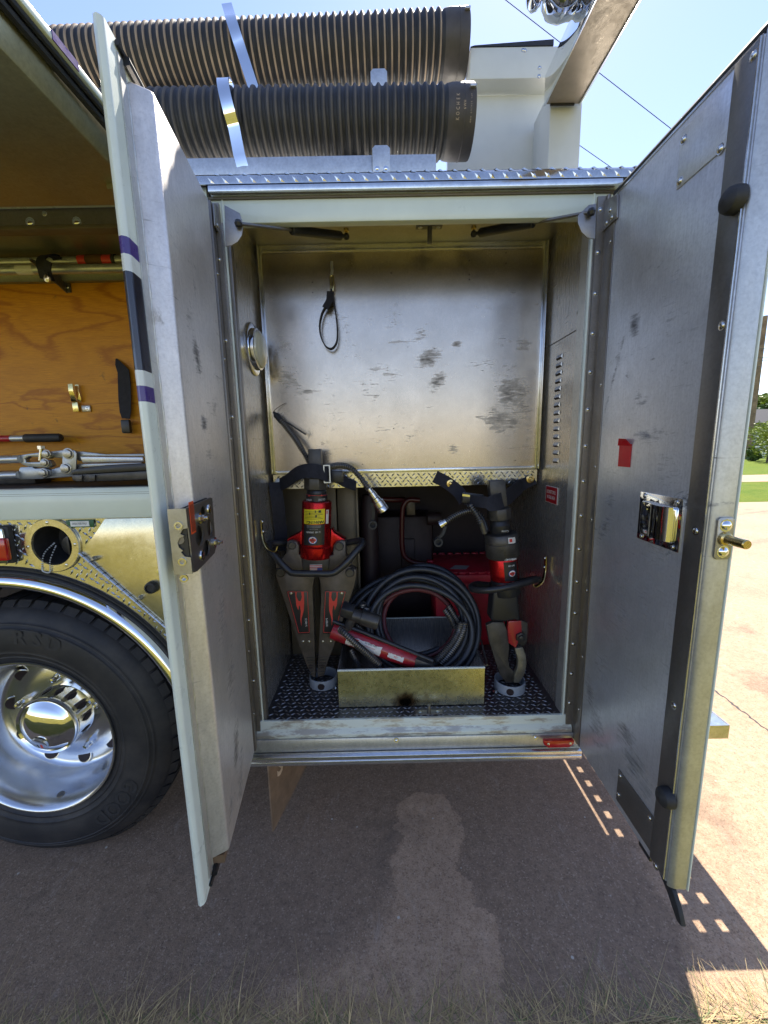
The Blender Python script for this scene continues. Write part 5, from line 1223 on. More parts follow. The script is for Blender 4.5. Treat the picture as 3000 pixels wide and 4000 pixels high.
# small flag sticker
fx0, fz0 = hb(695, 1015, SY-.0205), hb(860, 1095, SY-.0205)
fw, fh = fz0.x-fx0.x, fx0.z-fz0.z
fs = spp('flag_sticker', MB().box(fx0.x, fz0.x, fx0.y-.0006, fx0.y, fz0.z, fx0.z), 'print_white', smooth=0)
for k in range(4): spp('flag_stripe', MB().box(fx0.x, fz0.x, fx0.y-.0009, fx0.y-.0007, fz0.z+fh*(k*2+.2)/8, fz0.z+fh*(k*2+1.2)/8), 'red_mark', fs, smooth=0)
spp('flag_canton', MB().box(fx0.x+fw*.6, fz0.x, fx0.y-.0012, fx0.y-.001, fz0.z, fz0.z+fh*.5), 'print_blue', fs, smooth=0)
# carry handle
H_ = [(390, 735, .02), (330, 735, -.0), (200, 740, -.03), (165, 780, -.055), (215, 870, -.075), (330, 1000, -.09), (430, 1095, -.097), (500, 1125, -.10), (780, 1130, -.10), (960, 1130, -.10), (1050, 1095, -.095), (1180, 980, -.088), (1290, 850, -.07), (1365, 770, -.05), (1385, 730, -.03), (1350, 700, -.01), (1160, 735, .02)]
pts = smooth_path([hb(x, y, SY+d) for x, y, d in H_], 6)
spp('carry_handle', MB().tube(pts, .0128, 14), 'black_paint', smooth=60)
# pigtail hoses with spring guards and couplings
def pigtail(par, pts, r=.0075, coil=True, steps=10, spr=.0115, tag_='pigtail_hose', t0=.0, t1=1.0):
    P = smooth_path(pts, steps)
    spp(tag_, MB().tube(P, r, 10), 'hose_black', par, smooth=60)
    if coil:
        L = [0]
        for a, b in zip(P, P[1:]): L.append(L[-1]+(b-a).length)
        tot = L[-1]; turns = tot*(t1-t0)/.0085; N = int(turns*10); out = []
        T0 = (P[1]-P[0]).normalized(); a_, b_, _ = frame(T0); k = 0
        for i in range(N+1):
            s = tot*(t0+(t1-t0)*i/N)
            while k < len(P)-2 and L[k+1] < s: k += 1
            f = (s-L[k])/max(L[k+1]-L[k], 1e-9); c = P[k].lerp(P[k+1], f); t_ = (P[k+1]-P[k]).normalized()
            b_ = t_.cross(a_).normalized(); a_ = b_.cross(t_).normalized(); th = 2*math.pi*turns*i/N
            out.append(c+a_*(spr*math.cos(th))+b_*(spr*math.sin(th)))
        spp('spring_guard', MB().tube(out, .0016, 5), 'alu_dark', par, smooth=60)
Yp1 = SY+.02
pigtail(sp, [S(1212, 1815, Yp1), S(1200, 1790, Yp1), S(1180, 1755, Yp1), S(1155, 1715, Yp1+.02), S(1125, 1675, Yp1+.04), S(1095, 1640, Yp1+.05)], spr=.0108)
spp('hose_end', MB().cyl(S(1098, 1645, Yp1+.05), S(1078, 1620, Yp1+.06), .0115, n=12).cyl(S(1078, 1620, Yp1+.06), S(1068, 1608, Yp1+.06), .008, .004, n=10), 'black_plastic')
spp('dust_tether', MB().ribbon(smooth_path([S(1100, 1640, Yp1+.045), S(1130, 1655, Yp1+.04), S(1165, 1678, Yp1+.03), S(1195, 1697, Yp1+.02)], 5), .008, .003, (0, 1, .4)), 'black_plastic')
spp('dust_wire', MB().tube(smooth_path([S(1070, 1605, Yp1+.06), S(1085, 1592, Yp1+.07), S(1115, 1574, Yp1+.08)], 5), .0012, 5), 'rust')
pigtail(sp, [S(1262, 1828, Yp1), S(1290, 1822, SY), S(1330, 1818, SY-.03), S(1370, 1828, SY-.06), S(1400, 1855, SY-.07), S(1425, 1890, SY-.07), S(1445, 1915, SY-.07)], spr=.0108)
cpl = (S(1440, 1908, SY-.07), S(1500, 1995, SY-.07))
spp('coupling', taper(MB(), cpl, [(0, .0005), (0, .010), (.18, .010), (.2, .013), (.42, .013), (.45, .016), (.58, .016), (.6, .021), (.8, .021), (.82, .019), (.86, .021), (1, .021), (1, .015), (.93, .014), (.93, .0005)], 20), 'steel_screw', smooth=40)
def dust_cap(par, a, b, r=.017):
    spp('dust_cap_strap', MB().ribbon(smooth_path([a, a.lerp(b, .5)+V((.003, 0, 0)), b+V((0, 0, r))], 5), .012, .003, (1, 0, 0)), 'rubber', par)
    spp('dust_cap', MB().lathe(b, (0, -1, 0), [(r*.55, .004), (r*.6, .008), (r, .008), (r*1.05, 0), (r, -.012), (.0005, -.012)], 20), 'rubber', par)
dust_cap(sp, S(1455, 1965, SY-.06), S(1456, 2050, SY-.05))
# ---- cutter
KY = .155
ct = thing('rescue_cutter', 'red and black hydraulic cutter standing blades down in the right floor ring', 'rescue tool', (kc.x, kc.y, ZF))
ko = V(ct.location)
def K(x, y, Y=KY): return PY(x, y, Y)-ko
def kp(name, m, mat, par=ct, **k): return m.build(name, [MAT[q] for q in mat] if isinstance(mat, tuple) else MAT[mat], par, **k)
A0, A1 = K(1947, 1985), K(1975, 2300); LEAN[0] = (A0.x-A1.x)/(A0.z-A1.z)       # axis of the round body
def KA(y):   # axis point at photo row y
    t_ = (y-1985)/(2300-1985); return A0.lerp(A1, t_)
def half(y, w_): return (K(1950+w_/2, y)-K(1950-w_/2, y)).length/2
def body(name, rows, mat, n=36, bevel=0):
    p0, p1 = KA(rows[0][0]), KA(rows[-1][0]); d = p1-p0; L = d.length; y0, y1 = rows[0][0], rows[-1][0]
    pr = [(.0005, 0)]+[(half(y, w_), (y-y0)/(y1-y0)*L) for y, w_ in rows]+[(.0005, L)]
    return kp(name, MB().lathe(p0, d, pr, n), mat, smooth=40, bevel=bevel)
g = KA(1905); gw = half(1900, 62)
kp('top_grip', MB().fbox(KA(1880), (1, 0, 0), (0, 1, 0), (KA(1985)-KA(1880)).normalized(), (-gw, gw), (-.02, .02), (0, .10)), 'black_worn', bevel=.004)
p0, p1 = KA(1985), KA(2026); kp('collar_nut', MB().cyl(p0, p1, half(2000, 90), n=8), 'black_worn', bevel=.002)
body('control_dial', [(2027, 62), (2032, 72), (2044, 74), (2046, 78), (2074, 78), (2079, 70)], 'black_plastic')
text('lettering', 'CLOSE', KA(2064)+V((.006, -half(2060, 78)-.001, 0)), (-1, 0, 0), (0, 0, -1), .0062, MAT['print_white'], ct, ext=.0006)
rk = half(2120, 126)
body('valve_body', [(2080, 118), (2086, 126), (2108, 128), (2110, 122), (2113, 122), (2115, 128), (2165, 128), (2171, 118)], 'black_worn', 40)
body('body', [(2171, 104), (2175, 108), (2255, 108), (2260, 98)], 'red_anodised', 40)
body('handle_collar', [(2258, 100), (2262, 108), (2280, 112), (2312, 112), (2318, 106)], 'black_plastic', 36)
# handle ring: a flat hoop wrapped round the body
hr = [(1842, 2290, .0), (1848, 2302, -.04), (1900, 2306, -.085), (1960, 2298, -.095), (2020, 2285, -.085), (2080, 2268, -.05), (2104, 2262, -.0), (2085, 2262, .05), (2010, 2275, .08), (1930, 2285, .08), (1865, 2282, .05)]
P = [K(x, y, KY+d) for x, y, d in hr]; P = smooth_path(P+[P[0]], 6)[:-1]
kp('carry_handle', MB().tube(P, .0125, 12, closed=True), 'black_paint', smooth=60)
# rubber boot, blades and link
lo = [(2316, 96), (2330, 104), (2380, 108), (2420, 116), (2432, 118)]
kp('boot', MB().prism([K(x, y, KY-.035) for x, y in ((1928, 2308), (2022, 2305), (2030, 2380), (2036, 2432), (2010, 2425), (1975, 2432), (1916, 2428), (1922, 2370))], (0, .07, 0)), 'black_plastic', bevel=.012, seg=3)
kk_ = lambda x, y, d=0: K(1600+.3918*x, 2200+.3918*y, KY+d)
bl1 = [(765, 620), (830, 590), (940, 590), (985, 700), (995, 850), (985, 960), (1000, 1040), (1040, 1080), (1075, 1085), (1090, 1150), (1040, 1200), (960, 1190), (900, 1110), (850, 960), (800, 800)]
kp('cutting_blade', MB().prism([kk_(x, y, -.014) for x, y in bl1], (0, .022, 0)), 'black_worn', bevel=.003)
bl2 = [(1050, 850), (1130, 840), (1160, 920), (1168, 1000), (1150, 1100), (1095, 1195), (1040, 1195), (1045, 1120), (1075, 1040), (1080, 960)]
kp('cutting_blade', MB().prism([kk_(x, y, -.030) for x, y in bl2], (0, .020, 0)), 'blade_steel', bevel=.003)
kp('blade_link', MB().prism([kk_(x, y, -.026) for x, y in ((985, 580), (1115, 575), (1120, 700), (1060, 850), (990, 800), (980, 650))], (0, .02, 0)), 'red_paint', bevel=.003)
kp('blade_root', MB().prism([kk_(x, y, -.006) for x, y in ((1090, 560), (1180, 600), (1175, 780), (1120, 850), (1060, 800))], (0, .03, 0)), 'black_worn', bevel=.003)
p = kk_(1105, 735, -.028); kp('pivot_nut', MB().cyl(p+V((0, .02, 0)), p-V((0, .008, 0)), .020, n=6).lathe(p, (0, -1, 0), [(.012, .008), (.011, .016), (.0004, .017)], 16), 'black_paint', bevel=.001)
# stickers
kc_ = KA(2140)
def kwrap(name, mat, u0, u1, y0, y1, r, lift=.0008, par=ct): 
    a = KA(y0); b = KA(y1); o2 = (a+b)/2; return wrap(name, par, o2, r, u0, u1, b.z, a.z, mat, lift)
ky = kwrap('warning_label', 'yellow_label', -.034, .044, 2122, 2160, rk)
for k in range(3): wrap('label_print', ct, KA(2140), rk, -.026, .040, KA(2150-10*k).z, KA(2150-10*k).z+.0014, 'print_black', .0012)
wrap('label_scuff', ct, KA(2140), rk, -.020, -.012, KA(2154).z, KA(2128).z, 'print_black', .0014, 3)
wtext('WARNING!', ct, KA(2160), rk, .012, KA(2165).z, .0075, 'print_white', True, 1.0)
wrap('sticker', ct, KA(2095), rk*1.01, .008, .040, KA(2106).z, KA(2084).z, 'white_label', .0010)
wrap('sticker_mark', ct, KA(2095), rk*1.01, .012, .024, KA(2101).z, KA(2089).z, 'red_mark', .0013)
rr_k = half(2200, 108)
wrap('maker_label', ct, KA(2215), rr_k, -.014, .044, KA(2252).z, KA(2178).z, 'black_label', .0006)
wtext('SLC-29', ct, KA(2195), rr_k, .016, KA(2192).z, .0065, 'print_white', True, .8)
logo(ct, KA(2215), rr_k, .016, KA(2222).z, .015)
# pigtails of the cutter
pigtail(ct, [K(1890, 2075, KY-.02), K(1878, 2045, KY-.03), K(1865, 2015, KY-.03), K(1848, 1990, KY-.02), K(1836, 1972, KY-.01)], spr=.0105, steps=8, t0=.3)
pigtail(ct, [K(1902, 2072, KY+.0), K(1890, 2035, KY+.01), K(1872, 2010, KY+.02), K(1840, 1996, KY+.03), K(1800, 2005, KY+.03), K(1765, 2022, KY+.02), K(1738, 2042, KY+.01)], spr=.0105, steps=8, t0=.25)
kp('hose_ferrule', MB().cyl(K(1893, 2082, KY-.02), K(1876, 2030, KY-.03), .0105, n=12), 'alu_dark')
kp('coupling', taper(MB(), (K(1742, 2038, KY+.01), K(1718, 2052, KY+.01)), [(0, .0005), (0, .013), (.4, .013), (.45, .017), (1, .017), (1, .0005)], 16), 'steel_screw')
dust_cap(ct, K(1740, 2055, KY), K(1712, 2118, KY))
# ---- straps bolted to the shelf front
YSH = DB-.004
def stp_(name, pts, wds, wdir=(0, .2, 1), th=.004): return part(name, MB().ribbon(smooth_path(pts, 5), wds, th, wdir), 'webbing', smooth=60)
def Wd(x, y, Y): return PY(x, y, Y)
ls1 = stp_('retaining_strap', [Wd(1090, 1895, YSH), Wd(1120, 1880, SY+.02), Wd(1165, 1848, SY-.04), Wd(1215, 1838, SY-.06), Wd(1262, 1848, SY-.05), Wd(1285, 1862, SY-.03)], .052)
stp_('retaining_strap', [Wd(1290, 1856, SY-.02), Wd(1315, 1865, SY+.03), Wd(1350, 1885, SY+.06), Wd(1390, 1898, YSH)], .040)
stp_('strap_tail', [Wd(1062, 1880, YSH-.02), Wd(1075, 1930, YSH-.03), Wd(1085, 1985, YSH-.03), Wd(1092, 2040, YSH-.02), Wd(1100, 2080, YSH-.02), Wd(1092, 2150, YSH-.01)], [.05]*8+[.046]*10+[.04]*8, (1, .2, 0)) if False else part('strap_tail', MB().ribbon(smooth_path([Wd(1075, 1885, YSH-.02), Wd(1080, 1930, YSH-.04), Wd(1088, 1985, YSH-.04), Wd(1092, 2040, YSH-.03), Wd(1098, 2080, YSH-.02), Wd(1090, 2150, YSH-.01)], 4), .050, .004, (1, .3, 0)), 'webbing', smooth=60)
p = Wd(1096, 1890, YSH-.004); lt = part('strap_tab', MB().prism([p+V((a, 0, b)) for a, b in ((-.024, .010), (-.012, .022), (.012, .022), (.016, -.024), (-.010, -.02))], (0, -.003, 0)), 'galv', bevel=.001)
rivets('rivet', lt, [p+V((.0, -.003, -.004))], (0, -1, 0), .006, .003)
bx = Wd(1277, 1852, SY-.045); part('strap_buckle', MB().box(bx.x-.012, bx.x-.008, bx.y-.004, bx.y+.004, bx.z-.033, bx.z+.034).box(bx.x+.009, bx.x+.013, bx.y-.004, bx.y+.004, bx.z-.033, bx.z+.034).box(bx.x-.008, bx.x+.009, bx.y-.004, bx.y+.004, bx.z+.030, bx.z+.034).box(bx.x-.008, bx.x+.009, bx.y-.004, bx.y+.004, bx.z-.033, bx.z-.029), 'galv')
bx = Wd(1318, 1862, SY-.0); part('strap_latch', MB().box(bx.x-.022, bx.x+.022, bx.y-.016, bx.y+.004, bx.z-.022, bx.z+.024), 'black_plastic', bevel=.004)
p = Wd(1357, 1889, YSH-.008); part('grommet', MB().lathe(p, (0, -1, 0), [(.010, -.003), (.010, .003), (.006, .004), (.0003, .003)], 16), 'steel_screw')
a, b = Wd(1700, 1862, YSH), Wd(1810, 1955, KY-.0)
stp_('retaining_strap', [Wd(1700, 1862, YSH), Wd(1745, 1885, YSH-.006), Wd(1790, 1920, YSH-.03), Wd(1812, 1955, KY+.06)], .050, (.6, 0, 1))
stp_('retaining_strap', [Wd(2088, 1870, YSH), Wd(2040, 1895, YSH-.01), Wd(1990, 1935, KY+.02), Wd(1935, 1965, KY-.04), Wd(1880, 1960, KY-.03), Wd(1815, 1950, KY+.05)], [.045]*6+[.06]*6+[.058]*6+[.042]*8)
for x, y in ((1760, 1889), (2071, 1871)):
    p = Wd(x, y, YSH-.010); part('grommet', MB().lathe(p, (0, -1, 0), [(.0155, -.004), (.0155, .002), (.009, .003), (.007, .0015), (.0045, .0015), (.004, .004), (.0003, .0045)], 20), 'brass')
bx = Wd(1835, 1945, KY+.03); part('strap_latch', MB().fbox(bx, (1, 0, -.12), (0, 1, 0), (.12, 0, 1), (-.03, .05), (-.012, .006), (-.020, .018)), 'black_plastic', bevel=.004)
part('latch_bar', MB().fbox(Wd(1820, 1935, KY+.015), (1, 0, -.15), (0, 1, 0), (.15, 0, 1), (-.014, .014), (-.004, .004), (-.004, .004)), 'chrome')
# ---- strap loop hanging from a snap hook on the back panel
YK = DB-.004
hl = thing('strap_loop', 'black webbing loop hanging from a zinc snap hook on the back panel', 'strap', PY(1297, 1030, YK))
ho = V(hl.location)
def Hh(x, y, d=0.0): return PY(x, y, YK-d)-ho
kq = lambda x, y, d=0: Hh(1000+.7233*x, 900+.7233*y, d)
MB().tube([kq(408, 170), kq(408, 195, .006), kq(412, 215, .01), kq(408, 240, .012)], .006, 10).build('hook_shank', MAT['galv'], hl)
MB().tube(smooth_path([kq(402, 250, .012), kq(404, 300, .014), kq(410, 335, .014), kq(418, 300, .014), kq(416, 250, .012), kq(404, 246, .012)], 5), .0038, 8).build('snap_hook', MAT['yellow_zinc'], hl, smooth=60)
P = smooth_path([kq(412, 322, .014), kq(420, 380, .016), kq(432, 460, .018), kq(440, 540, .02), kq(437, 600, .02), kq(420, 632, .02), kq(400, 640, .02), kq(372, 620, .02), kq(350, 570, .02), kq(345, 510, .02), kq(358, 450, .018), kq(382, 405, .016), kq(400, 365, .012), kq(408, 325, .010)], 5)
MB().ribbon(P, .026, .0035, (0, 1, 0)).build('webbing', MAT['webbing'], hl, smooth=60)
MB().ribbon([kq(375, 420, .03), kq(398, 380, .026), kq(402, 330, .02)], .026, .006, (1, 0, .5)).build('stitched_end', MAT['webbing'], hl)
# ---- open steel tray
YT = .062; TX0, TX1 = .272, .827; TZ0, TZ1 = ZF+.004, .721; TYB = .50
glow_pan('tray_front', (.80, .76, .52), (.50, .47, .30), tuple(PY(1585, 2742, YT)))  # yellow of reflected grass put into the steel's colour
tr = thing('metal_tray', 'open galvanised steel tray with a burnt rusty spot on its front, holding coiled hoses', 'tray', ((TX0+TX1)/2, YT, ZF))
to = V(tr.location)
def tp_(name, x0, x1, y0, y1, z0, z1, mat, **k):
    m = MB().box(x0-to.x, x1-to.x, y0-to.y, y1-to.y, z0-to.z, z1-to.z); return m.build(name, MAT[mat], tr, **k)
fo_ = MB().box(TX0, TX1, YT, YT+.002, TZ0, TZ1-.006).build('front_wall', MAT['tray_front'], tr); fo_.matrix_parent_inverse = Matrix.Translation(-to)
tp_('front_rim', TX0-.001, TX1+.001, YT-.003, YT+.006, TZ1-.0058, TZ1, 'white_edge', bevel=.001)
tp_('back_wall', TX0, TX1, TYB, TYB+.002, TZ0, TZ1, 'alu_wall'); tp_('back_rim', TX0, TX1, TYB-.003, TYB+.004, TZ1+.0003, TZ1+.004, 'white_edge')
tp_('side_wall', TX0, TX0+.002, YT+.0025, TYB, TZ0, TZ1, 'alu_wall'); tp_('side_wall', TX1-.002, TX1, YT+.0025, TYB, TZ0, TZ1, 'alu_wall')
tp_('bottom', TX0+.002, TX1-.002, YT+.002, TYB, TZ0, TZ0+.003, 'alu_wall')
tp_('side_rim', TX1-.003, TX1+.003, YT+.006, TYB, TZ1+.0003, TZ1+.004, 'alu_dark')
MB().tube(smooth_path([PY(x, y, .10+.05*i)-to for i, (x, y) in enumerate(((1903, 2598), (1897, 2570), (1886, 2530), (1880, 2500)))], 4), .004, 8).build('handle', MAT['alu_dark'], tr, smooth=60)
# ---- coiled hoses
def coil(name, label, c, rx, rz, tilt, turns, wob, r, mat, seed, spread):
    rnd = random.Random(seed); o = thing(name, label, 'hose', c, 'coiled hydraulic hoses in the tray')
    pts = []; N = 56
    ph = [rnd.uniform(0, 6.28) for _ in range(8)]; 
    for i in range(int(turns*N)+1):
        t = i/N; a = 2*math.pi*t-2.2
        k = int(t); f = t-k; s0 = math.sin(k*2.4+ph[0]); s1 = math.sin((k+1)*2.4+ph[0]); s = s0+(s1-s0)*(3*f*f-2*f**3)
        q0 = math.sin(k*1.7+ph[1]); q1 = math.sin((k+1)*1.7+ph[1]); q_ = q0+(q1-q0)*(3*f*f-2*f**3)
        rr7 = 1+wob*s; x = rx*rr7*math.cos(a)+.04*q_-.03*s; z = rz*(1+wob*q_)*math.sin(a)
        d = spread*(t/turns-.5)+.006*math.sin(3*a+ph[2])
        pts.append(V((x, d+z*math.sin(tilt), z*math.cos(tilt))))
    MB().tube(pts, r, 9).build('hose', MAT[mat], o, smooth=60)
    return o, pts
cc = PY(1636, 2432, .27)
co1, cp1 = coil('hydraulic_hose', 'black coiled hydraulic hose standing in the steel tray', cc, .222, .205, R(26), 8.2, .20, .0118, 'hose_black', 3, .15)
co2, cp2 = coil('hydraulic_hose', 'dark red coiled hydraulic hose behind the black coil in the tray', cc+V((.0, .075, -.035)), .19, .160, R(26), 4.1, .14, .0112, 'hose_red', 5, .06)
# spring guards on the coil near the right and top left
def spring(par, org_, pts, r, rad, pitch=.0085):
    P = smooth_path([p-org_ for p in pts], 8); L = [0]
    for a, b in zip(P, P[1:]): L.append(L[-1]+(b-a).length)
    tot = L[-1]; turns = tot/pitch; N = int(turns*10); out = []; a_, b_, _ = frame((P[1]-P[0]).normalized()); k = 0
    for i in range(N+1):
        s = tot*i/N
        while k < len(P)-2 and L[k+1] < s: k += 1
        f = (s-L[k])/max(L[k+1]-L[k], 1e-9); c = P[k].lerp(P[k+1], f); t_ = (P[k+1]-P[k]).normalized(); b_ = t_.cross(a_).normalized(); a_ = b_.cross(t_).normalized(); th = 2*math.pi*turns*i/N
        out.append(c+a_*(r*math.cos(th))+b_*(r*math.sin(th)))
    MB().tube(out, rad, 5).build('spring_guard', MAT['alu_dark'], par, smooth=60)
    MB().tube(P, r*.86, 9).build('hose_end', MAT['hose_black'], par, smooth=60)
G = lambda x, y, Y: PY(1320+.3617*x, 2200+.3617*y, Y)
spring(co1, V(co1.location), [G(1330, 640, .20), G(1300, 740, .19), G(1240, 850, .18), G(1150, 960, .16), G(1060, 1060, .14)], .0135, .0022)
spring(co1, V(co1.location), [G(1370, 640, .20), G(1350, 740, .19), G(1290, 860, .18), G(1210, 970, .165), G(1110, 1085, .15)], .0135, .0022)
spring(co1, V(co1.location), [G(270, 430, .21), G(265, 480, .21)], .0135, .0025)
spring(co1, V(co1.location), [G(315, 470, .20), G(295, 530, .20)], .0135, .0025)
spring(co2, V(co2.location), [G(1150, 500, .26), G(1200, 570, .25), G(1270, 700, .24)], .0118, .002)
spring(co2, V(co2.location), [G(1190, 460, .27), G(1240, 540, .26), G(1300, 640, .25)], .0118, .002)
# ---- rescue ram
ra0, ra1 = PY(1300, 2462, .185), PY(1690, 2608, .115)
rm = thing('rescue_ram', 'slim red hydraulic ram with torn white stickers lying across the tray', 'rescue tool', ra0)
ro = V(rm.location); d = (ra1-ra0); dn = d.normalized(); Lr = d.length
def rmp(name, m, mat, **k): return m.build(name, MAT[mat], rm, **k)
rmp('barrel', MB().lathe((0, 0, 0), dn, [(.0005, 0), (.033, 0), (.034, .004), (.034, Lr*.82), (.031, Lr*.82+.004), (.0005, Lr*.82+.004)], 36), 'red_paint', smooth=40)
rmp('end_block', MB().fbox(dn*Lr*.82, dn, frame(dn)[0], frame(dn)[1], (0, .075), (-.030, .030), (-.027, .027)), 'black_worn', bevel=.004)
up_ = (V((0, 0, 1))-dn*dn.z).normalized(); fw_ = dn.cross(up_); fw_ = fw_ if fw_.y < 0 else -fw_
rmp('pressure_tube', MB().tube([dn*(-.01)+up_*.040+fw_*.004, dn*Lr*.3+up_*.041+fw_*.004, dn*Lr*.98+up_*.030+fw_*.004], .009, 12), 'black_paint', smooth=60)
def rsticker(t0, t1, a0, a1, mat, lift=.0006, par=rm, jag=0, seed=1):
    rnd = random.Random(seed); m = MB(); n = 16; vs = []; nr = 8
    for i in range(n+1):
        for k in range(nr+1):
            f = k/nr; aa = a0+(a1-a0)*f
            if jag and k == 0: aa += rnd.uniform(0, jag)
            if jag and k == nr: aa -= rnd.uniform(0, jag*.5)
            aa = R(aa); nn_ = fw_*math.cos(aa)+up_*math.sin(aa)
            tt = t0+(t1-t0)*i/n+(rnd.uniform(-.004, .004) if jag and i in (0, n) else 0)
            vs.append(dn*(Lr*tt)+nn_*(.034+lift))
    m.add(vs, [(i*(nr+1)+k, (i+1)*(nr+1)+k, (i+1)*(nr+1)+k+1, i*(nr+1)+k+1) for i in range(n) for k in range(nr)])
    return m.build('sticker', MAT[mat], par, smooth=60)
s_ = rsticker(.16, .50, -38, 42, 'white_label', .0008, jag=22, seed=4); rsticker(.57, .72, -12, 26, 'white_label', .0008, jag=14, seed=9)
rsticker(.225, .275, 0, 30, 'red_mark', .0013); rsticker(.232, .268, -14, -2, 'yellow_label', .0013)
aa = R(16); nn_ = fw_*math.cos(aa)+up_*math.sin(aa); upd = up_*math.cos(aa)-fw_*math.sin(aa)
text('lettering', 'TNT', dn*(Lr*.25)+nn_*.0359, dn, upd, .008, MAT['print_white'], rm, ext=.0)
aa = R(28); nn_ = fw_*math.cos(aa)+up_*math.sin(aa); upd = up_*math.cos(aa)-fw_*math.sin(aa)
text('lettering', 'SLR SERIES RAM', dn*(Lr*.39)+nn_*.0356, dn, upd, .0065, MAT['print_black'], rm, ext=.0, sx=.75)
aa = R(10); nn_ = fw_*math.cos(aa)+up_*math.sin(aa); upd = up_*math.cos(aa)-fw_*math.sin(aa)
text('lettering', 'HYDRAULIC RESCUE', dn*(Lr*.39)+nn_*.0357, dn, upd, .004, MAT['red_mark'], rm, ext=.0, sx=.8)
text('lettering', 'REV', dn*(Lr*.645)+nn_*.0357, dn, upd, .007, MAT['red_mark'], rm, ext=.0, sx=.9)
# control valve of the ram
v0, v1 = PY(1370, 2398, .17)-ro, PY(1480, 2432, .15)-ro
rmp('valve_stem', MB().lathe(v0, v1-v0, [(.0005, 0), (.026, 0), (.026, .045), (.030, .047), (.030, .11), (.027, .117), (.0005, .117)], 24), 'black_worn', smooth=40)
h0 = PY(1355, 2385, .175)-ro; rmp('valve_nut', MB().cyl(h0-(v1-v0).normalized()*.02, h0+(v1-v0).normalized()*.03, .034, n=6), 'black_paint', bevel=.002)
rmp('valve_neck', MB().tube([dn*.05, PY(1375, 2420, .17)-ro, v0+(v1-v0).normalized()*.03], .02, 12), 'black_worn', smooth=60)
spring(rm, ro, [G(20, 710, .13), G(80, 760, .11), G(180, 860, .10), G(320, 980, .10), G(450, 1100, .10)], .0125, .0022)
spring(rm, ro, [G(190, 660, .2), G(260, 720, .2), G(340, 790, .19)], .011, .002)
spring(rm, ro, [G(140, 930, .16), G(190, 1040, .15), G(225, 1110, .15)], .0105, .002)
# ---- red crate at the back
cr = thing('storage_crate', 'dark red lidded plastic crate standing behind the cutter', 'crate', (.80, .70, ZF))
cro = V(cr.location)
def CR(x, y, Y): return PY(1350+.3617*x, 1920+.3617*y, Y)
tl, tr_ = CR(985, 605, .78), CR(1490, 620, .78); fl_, fr_ = CR(935, 900, .50), CR(1565, 940, .50)
zc_top = (CR(935, 900, .50).z); zt_ = 1.02; 
cx0, cx1 = fl_.x-cro.x, W-.04-cro.x; cy0, cy1 = .50-cro.y, .86-cro.y; zt_ = zc_top-ZF
def crp(name, m, mat='red_plastic', **k): return m.build(name, MAT[mat], cr, **k)
crp('bin', MB().hexa([(cx0+.03, cy0+.02, 0), (cx1-.02, cy0+.02, 0), (cx1-.02, cy1-.02, 0), (cx0+.03, cy1-.02, 0), (cx0+.012, cy0+.008, zt_-.04), (cx1, cy0+.008, zt_-.04), (cx1, cy1, zt_-.04), (cx0+.012, cy1, zt_-.04)]), bevel=.006)
crp('rim', MB().box(cx0, cx1+.01, cy0-.004, cy1+.01, zt_-.045, zt_-.004), bevel=.004)
crp('lid', MB().box(cx0+.03, cx1-.02, cy0+.02, cy1-.02, zt_-.004, zt_+.004), bevel=.003)
for i in range(7):
    x = cx0+.035+i*(cx1-cx0-.05)/7; crp('lid_tooth', MB().box(x, x+.032, cy0-.001, cy0+.022, zt_-.003, zt_+.009), bevel=.003); crp('lid_tooth', MB().box(x, x+.032, cy1-.02, cy1+.004, zt_-.003, zt_+.009), bevel=.003)
for j in range(4):
    y = cy0+.05+j*.075; crp('lid_tooth', MB().box(cx0+.002, cx0+.032, y, y+.035, zt_-.003, zt_+.009), bevel=.003)
lbq = CR(1210, 722, .62)-cro; crp('lid_sticker', MB().prism([(lbq.x-.05, .62-cro.y-.05, zt_+.0045), (lbq.x+.03, .62-cro.y-.06, zt_+.0045), (lbq.x+.06, .62-cro.y-.005, zt_+.0045), (lbq.x-.01, .62-cro.y+.01, zt_+.0045)], (0, 0, .0006)), 'print_grey')
# ---- power unit half hidden in the dark recess
pu = thing('power_unit', 'dark power unit with a red tubular frame half hidden at the back of the recess', 'power unit', (.52, .80, ZF))
po = V(pu.location)
def U(x, y, Y=.62): return CR(x, y, Y)-po
MB().tube(smooth_path([U(800, 95), U(690, 90), U(640, 130), U(615, 200), U(608, 400), U(612, 600), U(640, 700), U(720, 760), U(850, 780)], 5), .0125, 12).build('frame_tube', MAT['red_shaded'], pu, smooth=60)
MB().tube(smooth_path([U(400, 85, .66), U(500, 90, .66), U(640, 85, .68)], 4), .014, 10).build('fuel_tank', MAT['red_shaded'], pu, smooth=60)
MB().box(-.16, .20, -.06, .15, .02, .62).build('engine_block', MAT['dark_inside'], pu, bevel=.02)
a = U(700, 190, .70); MB().box(a.x-.022, a.x+.024, a.y-.01, a.y, a.z-.03, a.z+.05).build('plate', MAT['arm_brown'], pu, bevel=.003)
a = U(985, 290, .66); MB().cyl(a+V((-.05, 0, 0)), a+V((.02, 0, 0)), .032, n=20).build('fitting', MAT['dark_inside'], pu, bevel=.003)
MB().box(.03, .10, -.08, -.06, .25, .5).build('panel', MAT['dark_inside'], pu, bevel=.004)
# ---- dark canister beside the partition
cn = thing('metal_canister', 'narrow dark canister with a brassy shine standing beside the tan partition', 'canister', (.39, .56, ZF))
MB().lathe((0, 0, 0), (0, 0, 1), [(.0005, 0), (.04, 0), (.042, .01), (.042, .70), (.036, .74), (.03, .76), (.0005, .765)], 28).build('body', MAT['dark_inside'], cn, smooth=40)

